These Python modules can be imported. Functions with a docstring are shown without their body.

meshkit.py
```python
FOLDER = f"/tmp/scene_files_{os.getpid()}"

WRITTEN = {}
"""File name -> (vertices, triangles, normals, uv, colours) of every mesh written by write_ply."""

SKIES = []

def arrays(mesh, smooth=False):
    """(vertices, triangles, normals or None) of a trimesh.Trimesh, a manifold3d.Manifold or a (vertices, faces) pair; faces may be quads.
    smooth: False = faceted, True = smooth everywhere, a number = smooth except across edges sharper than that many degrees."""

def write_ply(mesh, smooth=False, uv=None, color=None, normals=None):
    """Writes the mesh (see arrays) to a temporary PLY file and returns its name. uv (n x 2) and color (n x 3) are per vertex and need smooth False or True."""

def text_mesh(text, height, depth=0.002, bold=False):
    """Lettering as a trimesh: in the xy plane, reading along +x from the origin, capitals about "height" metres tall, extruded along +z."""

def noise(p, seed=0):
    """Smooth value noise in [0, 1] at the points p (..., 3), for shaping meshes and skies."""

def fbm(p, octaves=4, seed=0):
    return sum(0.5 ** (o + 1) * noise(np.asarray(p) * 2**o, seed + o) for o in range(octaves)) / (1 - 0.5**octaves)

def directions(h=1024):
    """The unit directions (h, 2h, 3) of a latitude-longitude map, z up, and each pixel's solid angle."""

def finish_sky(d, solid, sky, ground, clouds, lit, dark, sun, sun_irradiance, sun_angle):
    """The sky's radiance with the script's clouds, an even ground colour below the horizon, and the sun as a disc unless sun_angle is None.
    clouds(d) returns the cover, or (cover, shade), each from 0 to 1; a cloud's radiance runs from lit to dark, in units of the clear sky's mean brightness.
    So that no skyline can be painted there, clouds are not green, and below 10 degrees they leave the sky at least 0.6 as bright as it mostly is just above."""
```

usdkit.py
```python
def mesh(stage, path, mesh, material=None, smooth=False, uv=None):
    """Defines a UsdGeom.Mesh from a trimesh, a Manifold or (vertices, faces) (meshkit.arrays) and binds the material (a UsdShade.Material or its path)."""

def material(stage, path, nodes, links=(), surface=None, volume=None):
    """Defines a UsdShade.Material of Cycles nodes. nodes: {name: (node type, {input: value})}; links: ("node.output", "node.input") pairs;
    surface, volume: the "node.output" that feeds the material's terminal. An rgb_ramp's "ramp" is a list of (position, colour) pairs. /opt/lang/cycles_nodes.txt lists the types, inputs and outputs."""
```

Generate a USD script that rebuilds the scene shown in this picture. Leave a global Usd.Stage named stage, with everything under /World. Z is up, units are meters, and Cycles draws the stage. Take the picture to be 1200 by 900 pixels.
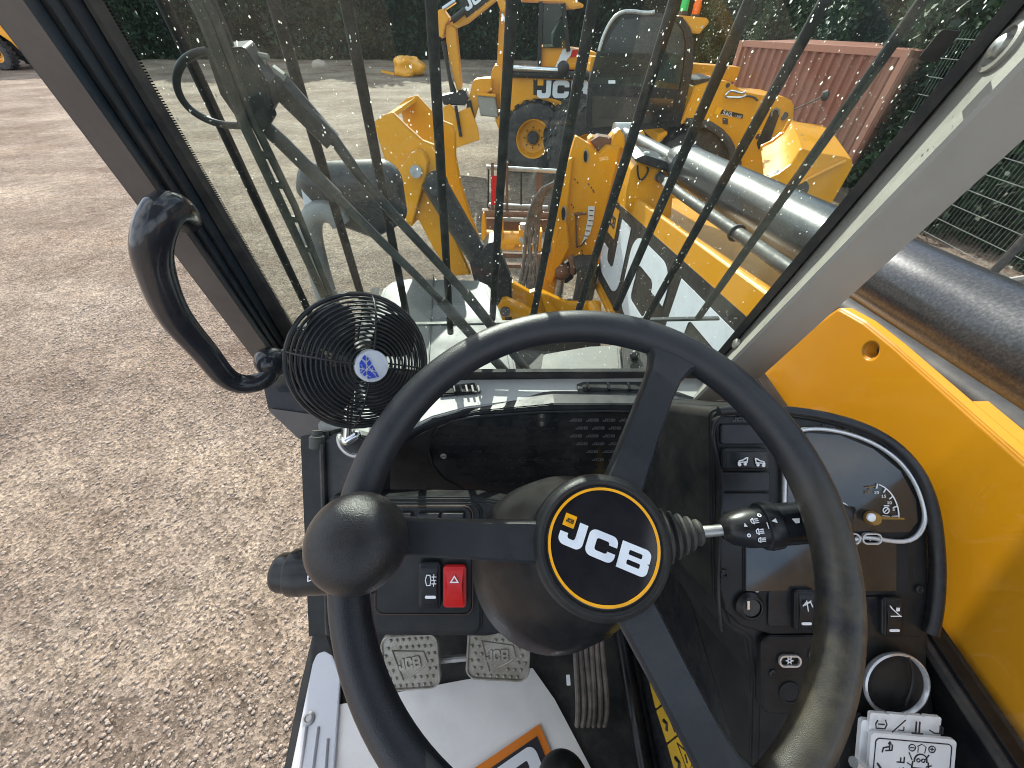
import math, random
import numpy as np, trimesh, usdkit, meshkit
from pxr import Usd, UsdGeom, UsdLux, UsdShade, Gf, Sdf, Vt
from shapely import affinity
from shapely.geometry import Polygon, box as sbox, Point, LineString
from shapely.ops import unary_union
random.seed(7)
RNG = np.random.default_rng(7)
stage = Usd.Stage.CreateInMemory()
UsdGeom.SetStageUpAxis(stage, 'Z')
UsdGeom.Xform.Define(stage, '/World')
UsdGeom.Scope.Define(stage, '/World/Looks')

# ---------------------------------------------------------------- camera, sky, sun
EYE = np.array([0.0, 0.0, 2.45])
PITCH = math.radians(44.0)
FPX = 451.0                      # focal length in pixels of a 1200 wide picture
cam = UsdGeom.Camera.Define(stage, '/World/camera')
cam.CreateHorizontalApertureAttr(36.0)
cam.CreateFocalLengthAttr(36.0 * FPX / 1200.0)
cam.AddTranslateOp().Set(Gf.Vec3d(*EYE))
cam.AddRotateXOp().Set(90.0 - math.degrees(PITCH))
cam.CreateClippingRangeAttr(Gf.Vec2f(0.02, 2000.0))
cam.CreateExposureAttr(1.0)
SUN = np.array([-0.16, 0.86, 0.50]); SUN /= np.linalg.norm(SUN)
sky = UsdLux.DomeLight.Define(stage, '/World/sky')
usdkit.material(stage, '/World/Looks/sky', {
    's': ('sky_texture', {'sky_type': 'single_scattering', 'sun_disc': False, 'sun_elevation': math.asin(SUN[2]), 'sun_rotation': math.atan2(SUN[0], SUN[1]), 'aerosol_density': 1.6}),
    'tc': ('texture_coordinate', {}),
    'm': ('mapping', {'scale': (1.0, 1.0, 2.4)}),
    'n': ('noise_texture', {'scale': 2.2, 'detail': 7.0, 'roughness': 0.55}),
    'r': ('map_range', {'from_min': 0.40, 'from_max': 0.60, 'clamp': True}),
    'mx': ('mix_color', {'b': (6.5, 6.8, 7.2), 'use_clamp': False}),
    'b': ('background_shader', {'strength': 0.135})},
    [('tc.generated', 'm.vector'), ('m.vector', 'n.vector'), ('n.fac', 'r.value'), ('r.result', 'mx.fac'), ('s.color', 'mx.a'), ('mx.result', 'b.color')], surface='b.background')
UsdShade.MaterialBindingAPI.Apply(sky.GetPrim()).Bind(UsdShade.Material.Get(stage, '/World/Looks/sky'))
sky.GetPrim().SetCustomDataByKey('kind', 'structure')
sun = UsdLux.DistantLight.Define(stage, '/World/sun')
sun.CreateIntensityAttr(1.2); sun.CreateAngleAttr(0.53); sun.CreateNormalizeAttr(True); sun.CreateColorAttr(Gf.Vec3f(1.0, 0.95, 0.87))
q = Gf.Rotation(Gf.Vec3d(0, 0, -1), Gf.Vec3d(*(-SUN))).GetQuat()
sun.AddOrientOp(UsdGeom.XformOp.PrecisionDouble).Set(Gf.Quatd(q.GetReal(), q.GetImaginary()))

# ---------------------------------------------------------------- naming helpers
_used = {}
def numbered(parent, name):
    k = _used.get((parent, name), 0); _used[(parent, name)] = k + 1
    return f'{parent}/{name}' + (f'_{k:03d}' if k else '')
def setd(p, **kw):
    for k, v in kw.items():
        if v: p.SetCustomDataByKey(k, v)
def thing(name, label, cat, group=None, loc=(0, 0, 0), rz=0.0):
    x = UsdGeom.Xform.Define(stage, numbered('/World', name))
    x.AddTranslateOp().Set(Gf.Vec3d(*map(float, loc))); x.AddRotateZOp().Set(float(rz))
    setd(x.GetPrim(), label=label, category=cat, group=group)
    x.loc = np.array(loc, float)
    return x
def group_part(name, parent, label=None):
    x = UsdGeom.Xform.Define(stage, numbered(str(parent.GetPath()), name)); setd(x.GetPrim(), label=label); x.loc = getattr(parent, 'loc', np.zeros(3))
    return x
def obj(name, m, mat, parent=None, smooth=35, label=None, kind=None, cat=None, group=None):
    """one Mesh prim; m is in world coordinates (the parent's place is taken off)"""
    if isinstance(m, (list, tuple)) and not isinstance(m[0], np.ndarray): m = trimesh.util.concatenate(list(m))
    base = str(parent.GetPath()) if parent is not None else '/World'
    if parent is not None and np.any(getattr(parent, 'loc', np.zeros(3))):
        m = m.copy(); m.apply_translation(-parent.loc)
    p = usdkit.mesh(stage, numbered(base, name), m, MAT[mat], smooth=smooth)
    setd(p.GetPrim(), label=label, kind=kind, category=cat, group=group)
    p.loc = np.zeros(3)
    return p

# ---------------------------------------------------------------- points in space
CP, SP = math.cos(PITCH), math.sin(PITCH)
def ray(px, py):
    u, v = px - 600.0, 450.0 - py
    return np.array([u, FPX * CP + v * SP, v * CP - FPX * SP])
def X(px, py, x): r = ray(px, py); return EYE + r * (x / r[0])
def Y(px, py, y): r = ray(px, py); return EYE + r * (y / r[1])
def Z(px, py, z): r = ray(px, py); return EYE + r * (z / r[2])          # z is measured from the eye
def D(px, py, d): return EYE + ray(px, py) * (d / FPX)
def PL(px, py, p0, n): r = ray(px, py); n = np.asarray(n, float); return EYE + r * (np.dot(np.asarray(p0) - EYE, n) / np.dot(r, n))
def rel(x, y, z): return EYE + np.array([x, y, z], float)
FWD = np.array([0, CP, -SP]); UPV = np.array([0, SP, CP]); RGT = np.array([1.0, 0, 0])
def unit(v): v = np.asarray(v, float); return v / np.linalg.norm(v)

# ---------------------------------------------------------------- mesh helpers
def frame(n):
    n = unit(n); a = np.array([0, 0, 1.0]) if abs(n[2]) < 0.9 else np.array([0, 1.0, 0])
    u = unit(np.cross(a, n)); v = np.cross(n, u)
    return u, v, n
def rnd(poly, r):
    return poly.buffer(-r).buffer(2 * r).buffer(-r) if r > 0 else poly
def polys(s): return [g for g in getattr(s, 'geoms', [s]) if g.geom_type == 'Polygon' and g.area > 1e-12]
def prism(shape, t, o, u, v, n):
    """extrude a 2-D shape from the plane (o, u, v) by t along n"""
    out = []
    for g in polys(shape):
        m = trimesh.creation.extrude_polygon(g, t, engine='earcut')
        p = m.vertices
        w = np.asarray(o) + p[:, :1] * np.asarray(u) + p[:, 1:2] * np.asarray(v) + p[:, 2:] * np.asarray(n)
        m = trimesh.Trimesh(w, m.faces, process=False)
        if np.dot(np.cross(u, v), n) < 0: m.invert()
        out.append(m)
    return trimesh.util.concatenate(out)
def plate(pts, n, t, r=0.0, holes=()):
    """flat plate through the 3-D points, extruded by t along n, corners rounded by r; holes: (point, radius)"""
    pts = np.array(pts); u, v, n = frame(n); o = pts.mean(0)
    s = Polygon([((p - o) @ u, (p - o) @ v) for p in pts]).buffer(0)
    s = rnd(s, r)
    for c, hr in holes: s = s.difference(Point((c - o) @ u, (c - o) @ v).buffer(hr, 8))
    return prism(s, t, o + n * np.mean((pts - o) @ n), u, v, n)
def bplate(pts, n, t, r=0.0, b=0.004, holes=()):
    """as plate with chamfered front and back edges"""
    pts = np.array(pts); u, v, n = frame(n); o = pts.mean(0)
    s = rnd(Polygon([((p - o) @ u, (p - o) @ v) for p in pts]).buffer(0), r)
    for c, hr in holes: s = s.difference(Point((c - o) @ u, (c - o) @ v).buffer(hr, 8))
    out = [prism(s, t - 2 * b, o + n * b, u, v, n)]
    for k, f in ((1, 0.55), (2, 0.9)):
        q_ = s.buffer(-b * (0.35 if k == 1 else 1.0))
        if not q_.is_empty: out.append(prism(q_, t - 2 * b * (1 - f), o + n * b * (1 - f), u, v, n))
    return trimesh.util.concatenate(out)
def plates(s2, d, t, b=0.0, r=0.0):
    """panel facing the driver: pixel polygon at axis depth d, going back by t"""
    pts = [D(a, b_, d) for a, b_ in s2]
    return bplate(pts, FWD, t, r, b) if b else plate(pts, FWD, t, r)
def rrect(x0, y0, x1, y1, r=4): return list(sbox(x0 + r, y0 + r, x1 - r, y1 - r).buffer(r, 4).exterior.coords)[:-1]
def ell(cx, cy, rx, ry, n=28, a0=0, a1=360): return [(cx + rx * math.cos(math.radians(a)), cy - ry * math.sin(math.radians(a))) for a in np.linspace(a0, a1, n, endpoint=(a1 - a0) % 360 != 0)]
def tube(pts, r, sides=12, closed=False, flat=None):
    p = np.array(pts, float); n = len(p)
    rr = np.broadcast_to(np.asarray(r, float), (n,))
    t = (np.roll(p, -1, 0) - np.roll(p, 1, 0)) if closed else np.gradient(p, axis=0)
    t /= np.linalg.norm(t, axis=1, keepdims=True) + 1e-12
    a = np.cross(t[0], [0, 0, 1.0] if abs(t[0][2]) < 0.9 else [1.0, 0, 0]); a /= np.linalg.norm(a)
    A = [a]
    for i in range(1, n):
        a = A[-1] - t[i] * (A[-1] @ t[i]); A.append(a / np.linalg.norm(a))
    A = np.array(A); B = np.cross(t, A)
    ang = np.arange(sides) * 2 * np.pi / sides
    v = p[:, None] + rr[:, None, None] * (np.cos(ang)[None, :, None] * A[:, None] + np.sin(ang)[None, :, None] * B[:, None])
    m = n if closed else n - 1
    i, j = np.meshgrid(np.arange(m), np.arange(sides), indexing='ij')
    qd = np.stack([i * sides + j, i * sides + (j + 1) % sides, ((i + 1) % n) * sides + (j + 1) % sides, ((i + 1) % n) * sides + j], -1).reshape(-1, 4)
    f = np.vstack([qd[:, [0, 1, 2]], qd[:, [0, 2, 3]]]); V = v.reshape(-1, 3)
    if not closed:
        V = np.vstack([V, p[:1], p[-1:]]); k = n * sides
        c0 = np.array([[k, (j_ + 1) % sides, j_] for j_ in range(sides)]); c1 = np.array([[k + 1, (n - 1) * sides + j_, (n - 1) * sides + (j_ + 1) % sides] for j_ in range(sides)])
        f = np.vstack([f, c0, c1])
    return trimesh.Trimesh(V, f, process=False)
def spline(pts, n=24):
    from scipy.interpolate import CubicSpline
    p = np.array(pts, float); s = np.concatenate([[0], np.cumsum(np.linalg.norm(np.diff(p, axis=0), axis=1))])
    return CubicSpline(s, p)(np.linspace(0, s[-1], n))
def lathe(prof, o, axis, seg=40):
    """prof: (radius, height) pairs from bottom to top along axis"""
    u, v, n = frame(axis); pr = np.array(prof, float); k = len(pr)
    ang = np.arange(seg) * 2 * np.pi / seg
    V = np.asarray(o) + pr[:, 1][:, None, None] * n + pr[:, 0][:, None, None] * (np.cos(ang)[None, :, None] * u + np.sin(ang)[None, :, None] * v)
    i, j = np.meshgrid(np.arange(k - 1), np.arange(seg), indexing='ij')
    qd = np.stack([i * seg + j, i * seg + (j + 1) % seg, (i + 1) * seg + (j + 1) % seg, (i + 1) * seg + j], -1).reshape(-1, 4)
    f = np.vstack([qd[:, [0, 1, 2]], qd[:, [0, 2, 3]]]); V = V.reshape(-1, 3)
    for at, row, flip in ((0, 0, 1), (-1, (k - 1) * seg, 0)):
        if pr[at, 0] < 0.0025:
            c = len(V); V = np.vstack([V, np.asarray(o) + n * pr[at, 1]])
            f = np.vstack([f, [[c, row + (x + 1) % seg, row + x] if flip else [c, row + x, row + (x + 1) % seg] for x in range(seg)]])
    return trimesh.Trimesh(V, f, process=False)
def obox(c, u, v, n, a, b, d):
    """box of half sizes a, b, d along u, v, n"""
    m = trimesh.creation.box([2 * a, 2 * b, 2 * d]); w = m.vertices
    m.vertices = np.asarray(c) + w[:, :1] * np.asarray(u) + w[:, 1:2] * np.asarray(v) + w[:, 2:] * np.asarray(n)
    if np.dot(np.cross(u, v), n) < 0: m.invert()
    return m
def bx(lo, hi): return trimesh.creation.box(bounds=[np.minimum(lo, hi), np.maximum(lo, hi)])
def hull(*ms): return trimesh.convex.convex_hull(np.vstack([m.vertices if hasattr(m, 'vertices') else np.atleast_2d(m) for m in ms]))
def bar(a, b, w, h, up=(0, 0, 1)):
    a, b = np.asarray(a, float), np.asarray(b, float); t = unit(b - a); s = unit(np.cross(t, up)); k = np.cross(s, t)
    return obox((a + b) / 2, t, s, k, np.linalg.norm(b - a) / 2, w / 2, h / 2)
def cyl(a, b, r, seg=24): return tube([a, b], r, seg)
def rbar(a, b, w, h, up=(0, 0, 1), c=0.25):
    """bar with chamfered long edges"""
    a, b = np.asarray(a, float), np.asarray(b, float); t = unit(b - a); s = unit(np.cross(t, up)); k = np.cross(s, t)
    cw = c * min(w, h); P = Polygon([(-w/2+cw, -h/2), (w/2-cw, -h/2), (w/2, -h/2+cw), (w/2, h/2-cw), (w/2-cw, h/2), (-w/2+cw, h/2), (-w/2, h/2-cw), (-w/2, -h/2+cw)])
    return prism(P, np.linalg.norm(b - a), a, s, k, t)

# lettering: the wide block initials of the maker, height 1
def rr(x0, y0, x1, y1, r): return sbox(x0 + r, y0 + r, x1 - r, y1 - r).buffer(r, 6)
LJ = rr(0, 0, 0.98, 1, 0.27).union(sbox(0.64, 0.5, 0.98, 1)).difference(rr(0.32, 0.28, 0.64, 1.4, 0.1)).difference(sbox(-0.1, 0.46, 0.32, 1.1)).difference(sbox(-.1, .9, .64, 1.1))
LC = rr(0, 0, 1.16, 1, 0.27).difference(rr(0.33, 0.27, 0.84, 0.73, 0.09)).difference(sbox(0.8, 0.38, 1.3, 0.62))
LB = rr(0, 0, 1.18, 1, 0.24).union(sbox(0, 0, 0.5, 1)).difference(rr(0.33, 0.59, 0.86, 0.77, 0.05)).difference(rr(0.33, 0.23, 0.86, 0.41, 0.05)).difference(Polygon([(1.09, 0.5), (1.3, 0.42), (1.3, 0.58)]))
LOGO = unary_union([LJ, affinity.translate(LC, 1.1, 0), affinity.translate(LB, 2.4, 0)])
LOGO_S = LOGO.simplify(0.03)
LOGO_W = 3.58
def text2(text, h):
    """plain lettering as a 2-D shape of cap height h"""
    m = meshkit.text_mesh(text, h, 0.001)
    f = m.faces[(m.face_normals[:, 2] > 0.9)]
    return m, f
def lettering(text, h, o, u, v, t=0.0006, center=True):
    m = meshkit.text_mesh(text, h, t); p = m.vertices.copy()
    if center: p[:, :2] -= (p[:, :2].min(0) + p[:, :2].max(0)) / 2
    n = np.cross(u, v); m = trimesh.Trimesh(np.asarray(o) + p[:, :1] * np.asarray(u) + p[:, 1:2] * np.asarray(v) + p[:, 2:] * n, m.faces, process=False)
    return m
def lines2(segs, w): return unary_union([LineString(s).buffer(w / 2, 3) for s in segs])

# ---------------------------------------------------------------- materials
MAT = {}
def material(name, nodes, links, surface='p.BSDF'):
    MAT[name] = usdkit.material(stage, '/World/Looks/' + name, nodes, links, surface=surface)
def simple(name, col, rough=0.5, metal=0.0, coat=0.0, var=0.12, scale=30.0, bump=0.0, bscale=400.0, spec=0.5, rvar=0.15, dust=0.0, dustcol=(0.30, 0.27, 0.22), bevel=0.0, dscale=14.0):
    """a procedural surface: tone and gloss that vary, optional grain and dust"""
    c = np.array(col, float)
    nodes = {'tc': ('geometry', {}),
             'n': ('noise_texture', {'scale': scale, 'detail': 5.0, 'roughness': 0.6}),
             'r': ('rgb_ramp', {'ramp': [(0.25, tuple(c * (1 - var))), (0.75, tuple(np.minimum(c * (1 + var), 1)))]}),
             'mr': ('map_range', {'from_min': 0.25, 'from_max': 0.75, 'to_min': max(rough - rvar, 0.02), 'to_max': min(rough + rvar, 1)}),
             'p': ('principled_bsdf', {'metallic': metal, 'roughness': rough, 'coat_weight': coat, 'coat_roughness': 0.06, 'specular_ior_level': spec})}
    links = [('tc.position', 'n.vector'), ('n.fac', 'r.fac'), ('n.fac', 'mr.value'), ('mr.result', 'p.roughness')]
    src = 'r.color'
    if dust:
        nodes['dn'] = ('noise_texture', {'scale': dscale, 'detail': 9.0, 'roughness': 0.72})
        nodes['dm'] = ('map_range', {'from_min': 0.42, 'from_max': 0.72, 'to_max': dust, 'clamp': True})
        nodes['dx'] = ('mix_color', {'b': dustcol})
        links += [('tc.position', 'dn.vector'), ('dn.fac', 'dm.value'), ('dm.result', 'dx.fac'), (src, 'dx.a')]; src = 'dx.result'
    links.append((src, 'p.base_color'))
    if bump:
        nodes['bn'] = ('noise_texture', {'scale': bscale, 'detail': 2.0})
        nodes['b'] = ('bump', {'strength': bump, 'distance': 0.001})
        links += [('tc.position', 'bn.vector'), ('bn.fac', 'b.height')]
        if bevel:
            nodes['bv'] = ('bevel', {'radius': bevel, 'samples': 4}); links.append(('bv.bevel', 'b.normal'))
        links.append(('b.normal', 'p.normal'))
    elif bevel:
        nodes['bv'] = ('bevel', {'radius': bevel, 'samples': 4}); links.append(('bv.bevel', 'p.normal'))
    material(name, nodes, links)
simple('black_plastic', (0.007, 0.008, 0.009), 0.42, spec=0.32, bump=0.25, bscale=900, dust=0.05, bevel=0.002)
simple('panel_plastic', (0.006, 0.007, 0.008), 0.38, spec=0.3, bump=0.12, bscale=1500, dust=0.04, bevel=0.001)
simple('satin_black', (0.006, 0.007, 0.009), 0.30, spec=0.35, dust=0.05, bevel=0.0015)
RIM_BROWN = EYE + np.array([0.205, 0.080, -0.345])      # centre of the browner speckled patch on the rim
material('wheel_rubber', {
    'g': ('geometry', {}), 'n': ('noise_texture', {'scale': 22.0, 'detail': 8.0, 'roughness': 0.7}), 'd': ('vector_math', {'math_type': 'distance', 'vector2': RIM_BROWN}),
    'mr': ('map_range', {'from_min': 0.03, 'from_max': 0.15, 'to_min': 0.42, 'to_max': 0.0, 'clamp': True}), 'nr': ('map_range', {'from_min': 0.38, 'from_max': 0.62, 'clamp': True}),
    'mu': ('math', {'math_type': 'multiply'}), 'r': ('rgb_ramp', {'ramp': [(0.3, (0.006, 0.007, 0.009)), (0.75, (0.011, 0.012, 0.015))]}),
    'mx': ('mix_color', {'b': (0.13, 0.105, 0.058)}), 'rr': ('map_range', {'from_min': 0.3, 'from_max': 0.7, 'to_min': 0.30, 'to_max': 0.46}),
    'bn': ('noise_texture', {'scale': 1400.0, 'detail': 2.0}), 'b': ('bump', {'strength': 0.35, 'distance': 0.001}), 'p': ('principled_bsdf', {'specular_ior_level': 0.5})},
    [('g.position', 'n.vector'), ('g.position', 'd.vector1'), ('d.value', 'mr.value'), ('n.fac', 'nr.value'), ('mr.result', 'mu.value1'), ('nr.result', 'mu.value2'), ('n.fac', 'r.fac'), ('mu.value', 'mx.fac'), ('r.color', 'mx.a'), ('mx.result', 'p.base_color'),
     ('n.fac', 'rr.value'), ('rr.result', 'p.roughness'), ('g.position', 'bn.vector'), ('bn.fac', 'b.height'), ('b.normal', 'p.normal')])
simple('spoke_paint', (0.008, 0.010, 0.013), 0.42, spec=0.4, bump=0.3, bscale=1800, dust=0.04)
simple('gloss_black', (0.006, 0.006, 0.008), 0.10, rvar=0.04, dust=0.03)
simple('screen_black', (0.006, 0.007, 0.008), 0.12, rvar=0.05, dust=0.05, coat=0.6)
simple('rubber', (0.014, 0.014, 0.015), 0.62, bump=0.2, bscale=500, dust=0.20)
simple('gap_black', (0.004, 0.004, 0.005), 0.8)
simple('yellow_paint', (0.66, 0.285, 0.002), 0.36, coat=0.2, var=0.05, scale=3.0, dust=0.15, dustcol=(0.55, 0.24, 0.02), bump=0.04, bscale=60, bevel=0.003, dscale=7.0)
simple('far_yellow', (0.68, 0.285, 0.003), 0.40, coat=0.2, var=0.06, scale=2.0, dust=0.30, dustcol=(0.42, 0.23, 0.08), dscale=3.0)
simple('pillar_grey', (0.25, 0.24, 0.215), 0.45, var=0.04, bump=0.2, bscale=700, dust=0.08)
simple('pillar_dark', (0.012, 0.019, 0.025), 0.34, dust=0.10, dustcol=(0.20, 0.16, 0.14), bevel=0.002)
simple('pillar_back', (0.060, 0.050, 0.046), 0.5, dust=0.12)
simple('handle_black', (0.010, 0.011, 0.014), 0.14, rvar=0.06, dust=0.05)
simple('ledge_grey', (0.36, 0.365, 0.355), 0.5, var=0.06, bump=0.2, bscale=800, dust=0.3, dustcol=(0.44, 0.43, 0.40))
simple('guard_paint', (0.006, 0.006, 0.006), 0.6, spec=0.15, dust=0.16, dustcol=(0.17, 0.16, 0.14), dscale=60)
simple('dusty_black', (0.012, 0.012, 0.013), 0.45, dust=0.4, dustcol=(0.11, 0.105, 0.09), dscale=35)
simple('dusty_grey', (0.04, 0.041, 0.041), 0.55, spec=0.3, dust=0.5, dustcol=(0.12, 0.115, 0.10), dscale=25)
simple('wing_grey', (0.075, 0.08, 0.08), 0.5, spec=0.3, var=0.14, scale=6, dust=0.4, dustcol=(0.12, 0.12, 0.11), bevel=0.004)
simple('cream_grey', (0.165, 0.168, 0.155), 0.6, dust=0.3)
simple('silver_trim', (0.56, 0.58, 0.60), 0.28, metal=0.6)
simple('chrome', (0.72, 0.73, 0.74), 0.12, metal=1.0, rvar=0.05)
simple('steel', (0.42, 0.42, 0.41), 0.38, metal=0.85, dust=0.35, dustcol=(0.25, 0.21, 0.17))
simple('cast_metal', (0.32, 0.305, 0.27), 0.40, metal=0.6, bump=0.4, bscale=300, dust=0.7, dustcol=(0.15, 0.12, 0.08), dscale=40)
simple('aluminium', (0.50, 0.51, 0.54), 0.38, metal=0.45, var=0.08, scale=18, dust=0.25, dustcol=(0.55, 0.53, 0.50))
simple('mat_white', (0.80, 0.78, 0.75), 0.55, var=0.04, scale=7, bump=0.2, bscale=25, dust=0.22, dustcol=(0.42, 0.36, 0.28), dscale=9)
simple('white_print', (0.72, 0.73, 0.75), 0.45, var=0.02)
simple('grey_print', (0.085, 0.090, 0.095), 0.5)
simple('faint_print', (0.014, 0.015, 0.017), 0.35)
simple('dim_print', (0.038, 0.040, 0.044), 0.4)
simple('card_white', (0.70, 0.72, 0.74), 0.4, var=0.03)
simple('ink', (0.015, 0.016, 0.02), 0.5)
simple('orange', (0.70, 0.19, 0.012), 0.4, var=0.04)
simple('amber', (0.80, 0.36, 0.01), 0.35, var=0.04)
simple('needle', (0.24, 0.13, 0.02), 0.35)
simple('sticker_yellow', (0.68, 0.42, 0.03), 0.45, var=0.08, dust=0.35, dustcol=(0.28, 0.20, 0.08))
simple('red', (0.46, 0.008, 0.008), 0.28, var=0.05)
simple('blue', (0.01, 0.04, 0.42), 0.4)
simple('badge_grey', (0.50, 0.53, 0.58), 0.35)
simple('decal_black', (0.018, 0.0175, 0.017), 0.5, spec=0.3, dust=0.4, dustcol=(0.075, 0.066, 0.056), dscale=40)
simple('decal_white', (0.66, 0.70, 0.76), 0.4, var=0.04)
simple('tyre', (0.022, 0.022, 0.023), 0.75, bump=0.3, bscale=60, dust=0.5, dustcol=(0.13, 0.115, 0.10), dscale=6)
simple('hose', (0.05, 0.045, 0.042), 0.55, dust=0.6, dustcol=(0.24, 0.19, 0.16), dscale=30)
simple('dusty_tan', (0.30, 0.28, 0.24), 0.7, dust=0.5, dustcol=(0.10, 0.09, 0.08), dscale=60)
simple('rusty', (0.14, 0.065, 0.035), 0.8, var=0.4, scale=14)
simple('container_red', (0.27, 0.095, 0.062), 0.6, var=0.14, scale=2.0, dust=0.4, dustcol=(0.24, 0.14, 0.10), dscale=3)
simple('container_rail', (0.40, 0.17, 0.115), 0.6, var=0.1)
simple('fence_wire', (0.16, 0.19, 0.17), 0.5)
simple('green_lamp', (0.02, 0.45, 0.10), 0.2); simple('orange_lamp', (0.85, 0.14, 0.01), 0.2)
simple('seat_green', (0.22, 0.36, 0.36), 0.5); simple('bark', (0.05, 0.04, 0.03), 0.9)
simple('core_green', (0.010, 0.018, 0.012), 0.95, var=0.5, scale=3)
simple('stone', (0.29, 0.238, 0.195), 0.85, var=0.45, scale=90, bump=0.3, bscale=200)
# ram tube: mottled silver paint, dirtier below
material('silver_tube', {
    'g': ('geometry', {}), 'n': ('noise_texture', {'scale': 240.0, 'detail': 6.0, 'roughness': 0.7}), 'n2': ('noise_texture', {'scale': 5.0, 'detail': 5.0}),
    'r': ('rgb_ramp', {'ramp': [(0.30, (0.035, 0.037, 0.039)), (0.5, (0.068, 0.071, 0.074)), (0.72, (0.12, 0.125, 0.13))]}),
    'rr': ('map_range', {'from_min': 0.3, 'from_max': 0.7, 'to_min': 0.24, 'to_max': 0.38}),
    'b': ('bump', {'strength': 0.05, 'distance': 0.001}),
    'p': ('principled_bsdf', {'metallic': 0.7})},
    [('g.position', 'n.vector'), ('g.position', 'n2.vector'), ('n.fac', 'r.fac'), ('n2.fac', 'rr.value'), ('rr.result', 'p.roughness'), ('r.color', 'p.base_color'), ('n.fac', 'b.height'), ('b.normal', 'p.normal')])
# panes: clear with a thin dusty film
def pane(name, film, tint=(0.93, 0.96, 0.95), gain=0.9, base=0.035):
    MAT[name] = usdkit.material(stage, '/World/Looks/' + name, {
        't': ('transparent_bsdf', {'color': tint}), 'g': ('glossy_bsdf', {'roughness': 0.02, 'color': (1, 1, 1)}), 'lw': ('layer_weight', {'blend': 0.5}), 'pw': ('math', {'math_type': 'power', 'value2': 5.0}), 'f': ('math', {'math_type': 'multiply_add', 'value2': gain, 'value3': base}),
        'm': ('mix_closure', {}), 'd': ('diffuse_bsdf', {'color': (0.55, 0.58, 0.56)}), 'm2': ('mix_closure', {'fac': film})},
        [('lw.facing', 'pw.value1'), ('pw.value', 'f.value1'), ('f.value', 'm.fac'), ('t.BSDF', 'm.closure1'), ('g.BSDF', 'm.closure2'), ('m.closure', 'm2.closure1'), ('d.BSDF', 'm2.closure2')], surface='m2.closure')
pane('windscreen_glass', 0.006, (0.90, 0.955, 0.925)); pane('clear_glass', 0.002, (0.98, 0.985, 0.98), 0.35, 0.012); pane('cab_glass', 0.008, (0.27, 0.35, 0.325))
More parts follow.
